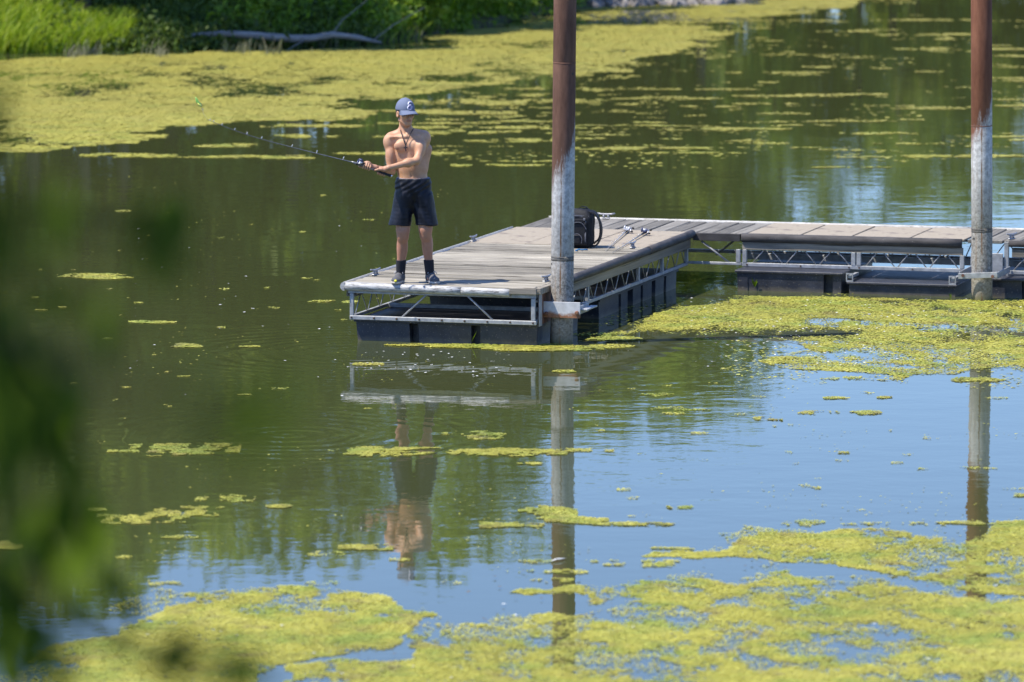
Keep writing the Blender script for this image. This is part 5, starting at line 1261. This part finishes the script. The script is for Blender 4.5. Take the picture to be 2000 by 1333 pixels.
# weeds growing at the floats
def sprig(px, py, Y, h, n, seed, label):
    c = aty(px, py, Y); root = empty('weed_sprig', tuple(c)); tag(root, label, 'weed'); rd = random.Random(seed)
    for k in range(n):
        a = rd.uniform(0, 6.28); l = h * rd.uniform(.6, 1.1); mb = MB(); e = Vector((math.cos(a) * l * .5, math.sin(a) * l * .3, l)); s = Vector((-math.sin(a), math.cos(a), 0)) * l * .12
        mb.quad((0, 0, 0), tuple(e * .5 + s), tuple(e), tuple(e * .5 - s)); o = mb.build('leaf', M['grass'], root)
sprig(1474, 562, aty(1474, 562, 1)[1] and D(.7, 5.52)[1], .11, 6, 1, 'green sprig growing from the corner of the left walkway float')
sprig(921, 668, D(-.6, .01)[1], .10, 1, 2, 'single grass blade sticking up before the front dock float')
sprig(1857, 584, D(2.82, 5.5)[1], .07, 2, 3, 'tiny grass tuft at the waterline left of the far pile')

# ------------------------------------------------------------------ tree beside the photographer, far out of focus
nt_ = empty('overhanging_tree', (-2.6, 3.2, 4.35)); tag(nt_, 'out of focus dark green tree branches hanging into the left of the view', 'tree')
def nl(px, py, Y): return aty(px, py, Y) - np.array([-2.6, 3.2, 4.35])
tk = MB(); tk.tube([(0, 0, -.5), (.05, .05, 1.2), (.1, .1, 3.0), (0.3, .2, 5.5)], [.17, .13, .10, .05], 12); tk.build('trunk', M['bark'], nt_)
rc = random.Random(9)
cloud_obj('crown', leaf_cloud([(rc.uniform(-2.4, 2.6), rc.uniform(-2.0, 2.6), rc.uniform(3.0, 5.8)) for _ in range(60)], 90, .6, .07, 90), M['leaf_near'], nt_)['kind'] = 'stuff'  # unseen crown above the view, added to shade the hanging leaves
lm = MB(); Lv = .045
v0 = [lm.bm.verts.new(p) for p in ((-Lv, 0, 0), (-.3 * Lv, .42 * Lv, .008), (.4 * Lv, .36 * Lv, .006), (Lv, 0, -.008), (.4 * Lv, -.36 * Lv, .006), (-.3 * Lv, -.42 * Lv, .008))]
for f_ in ((0, 1, 5), (1, 2, 4, 5), (2, 3, 4)): lm.bm.faces.new([v0[k] for k in f_])
leaf_me = bpy.data.meshes.new('leaf'); lm.bm.to_mesh(leaf_me); lm.bm.free()
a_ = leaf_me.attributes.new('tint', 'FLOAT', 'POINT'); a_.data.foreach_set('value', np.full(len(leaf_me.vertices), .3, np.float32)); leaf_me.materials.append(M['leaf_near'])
leaf_lit = leaf_me.copy(); leaf_lit.attributes['tint'].data.foreach_set('value', np.full(len(leaf_lit.vertices), 1.0, np.float32))  # brighter copy: sunlight on some leaves put into their colour
LEAVES = []
def spray(px, py, sx, sy, n, hi=0.25, Y0=5.6, Y1=8.2):
    for _ in range(n): LEAVES.append((rc.gauss(px, sx), rc.gauss(py, sy), rc.uniform(Y0, Y1), rc.random() < hi))
spray(-10, 470, 25, 70, 12, .1); spray(-5, 690, 35, 100, 18); spray(95, 800, 30, 70, 13); spray(5, 960, 40, 90, 15); spray(125, 985, 25, 70, 10, .3)
spray(0, 1180, 40, 80, 15); spray(70, 1290, 45, 40, 8); spray(325, 465, 40, 24, 9, .05); spray(410, 1318, 50, 16, 6, .1); spray(5, 210, 30, 50, 3, .0); spray(500, 825, 45, 10, 3, .1, 3.4, 4.2); spray(105, 430, 8, 8, 1, 1.0); spray(205, 640, 12, 30, 2)
spray(45, 1080, 35, 70, 14, .15, 8.0, 12.0); spray(40, 1240, 45, 60, 16, .15, 8.0, 12.0); spray(165, 1060, 25, 80, 9, .3, 8.0, 12.0); spray(60, 640, 40, 120, 14, .2, 8.0, 12.0); spray(120, 880, 35, 60, 10, .3, 8.0, 12.0); spray(330, 440, 45, 35, 7, .1, 8.0, 12.0); spray(400, 1290, 60, 25, 7, .1, 8.0, 12.0); spray(230, 1180, 25, 50, 5, .3, 8.0, 12.0)
for px, py, Y, hi in LEAVES[:290]:
    o = bpy.data.objects.new('leaf', leaf_lit if hi else leaf_me); COL.objects.link(o); o.parent = nt_
    o.location = tuple(nl(px, py, Y)); o.rotation_euler = (rc.uniform(-1.2, 1.2), rc.uniform(.5, 1.6), rc.uniform(0, 6.28)); s = rc.uniform(.7, 1.3); o.scale = (s, s, s)
for pts in (((-420, 200, 6.5), (-90, 420, 9.0), (20, 640, 10), (35, 900, 10), (45, 1100, 10), (50, 1330, 9.8)), ((20, 640, 10), (120, 820, 10), (165, 1080, 10), (230, 1200, 10)), ((-90, 420, 9.0), (120, 410, 9.6), (330, 440, 10)), ((45, 1100, 10), (240, 1240, 10), (400, 1295, 10)), ((-260, 260, 6.0), (-60, 420, 6.0), (10, 620, 6.0), (30, 860, 6.0), (20, 1120, 6.0), (60, 1330, 5.8)), ((-60, 420, 6.0), (130, 440, 6.0), (300, 455, 5.9), (390, 470, 5.9)), ((10, 620, 6.0), (110, 780, 6.1), (150, 980, 6.1)), ((20, 1120, 6.0), (250, 1250, 5.9), (450, 1315, 5.8)), ((10, 640, 6.0), (250, 770, 4.6), (520, 825, 3.8))):
    MB().tube([tuple(nl(*p)) for p in pts], [.008, .006, .004, .003, .003, .002][:len(pts)], 6).build('branch', M['twig'], nt_)
MB().tube([(.1, .1, 3.0), tuple(nl(-500, 60, 5.8)), tuple(nl(-260, 260, 6.0))], [.05, .022, .011], 8).build('branch', M['twig'], nt_)
MB().tube([tuple(nl(-500, 60, 5.8)), tuple(nl(-420, 200, 6.5))], [.018, .010], 8).build('branch', M['twig'], nt_)
bpy.context.view_layer.update()
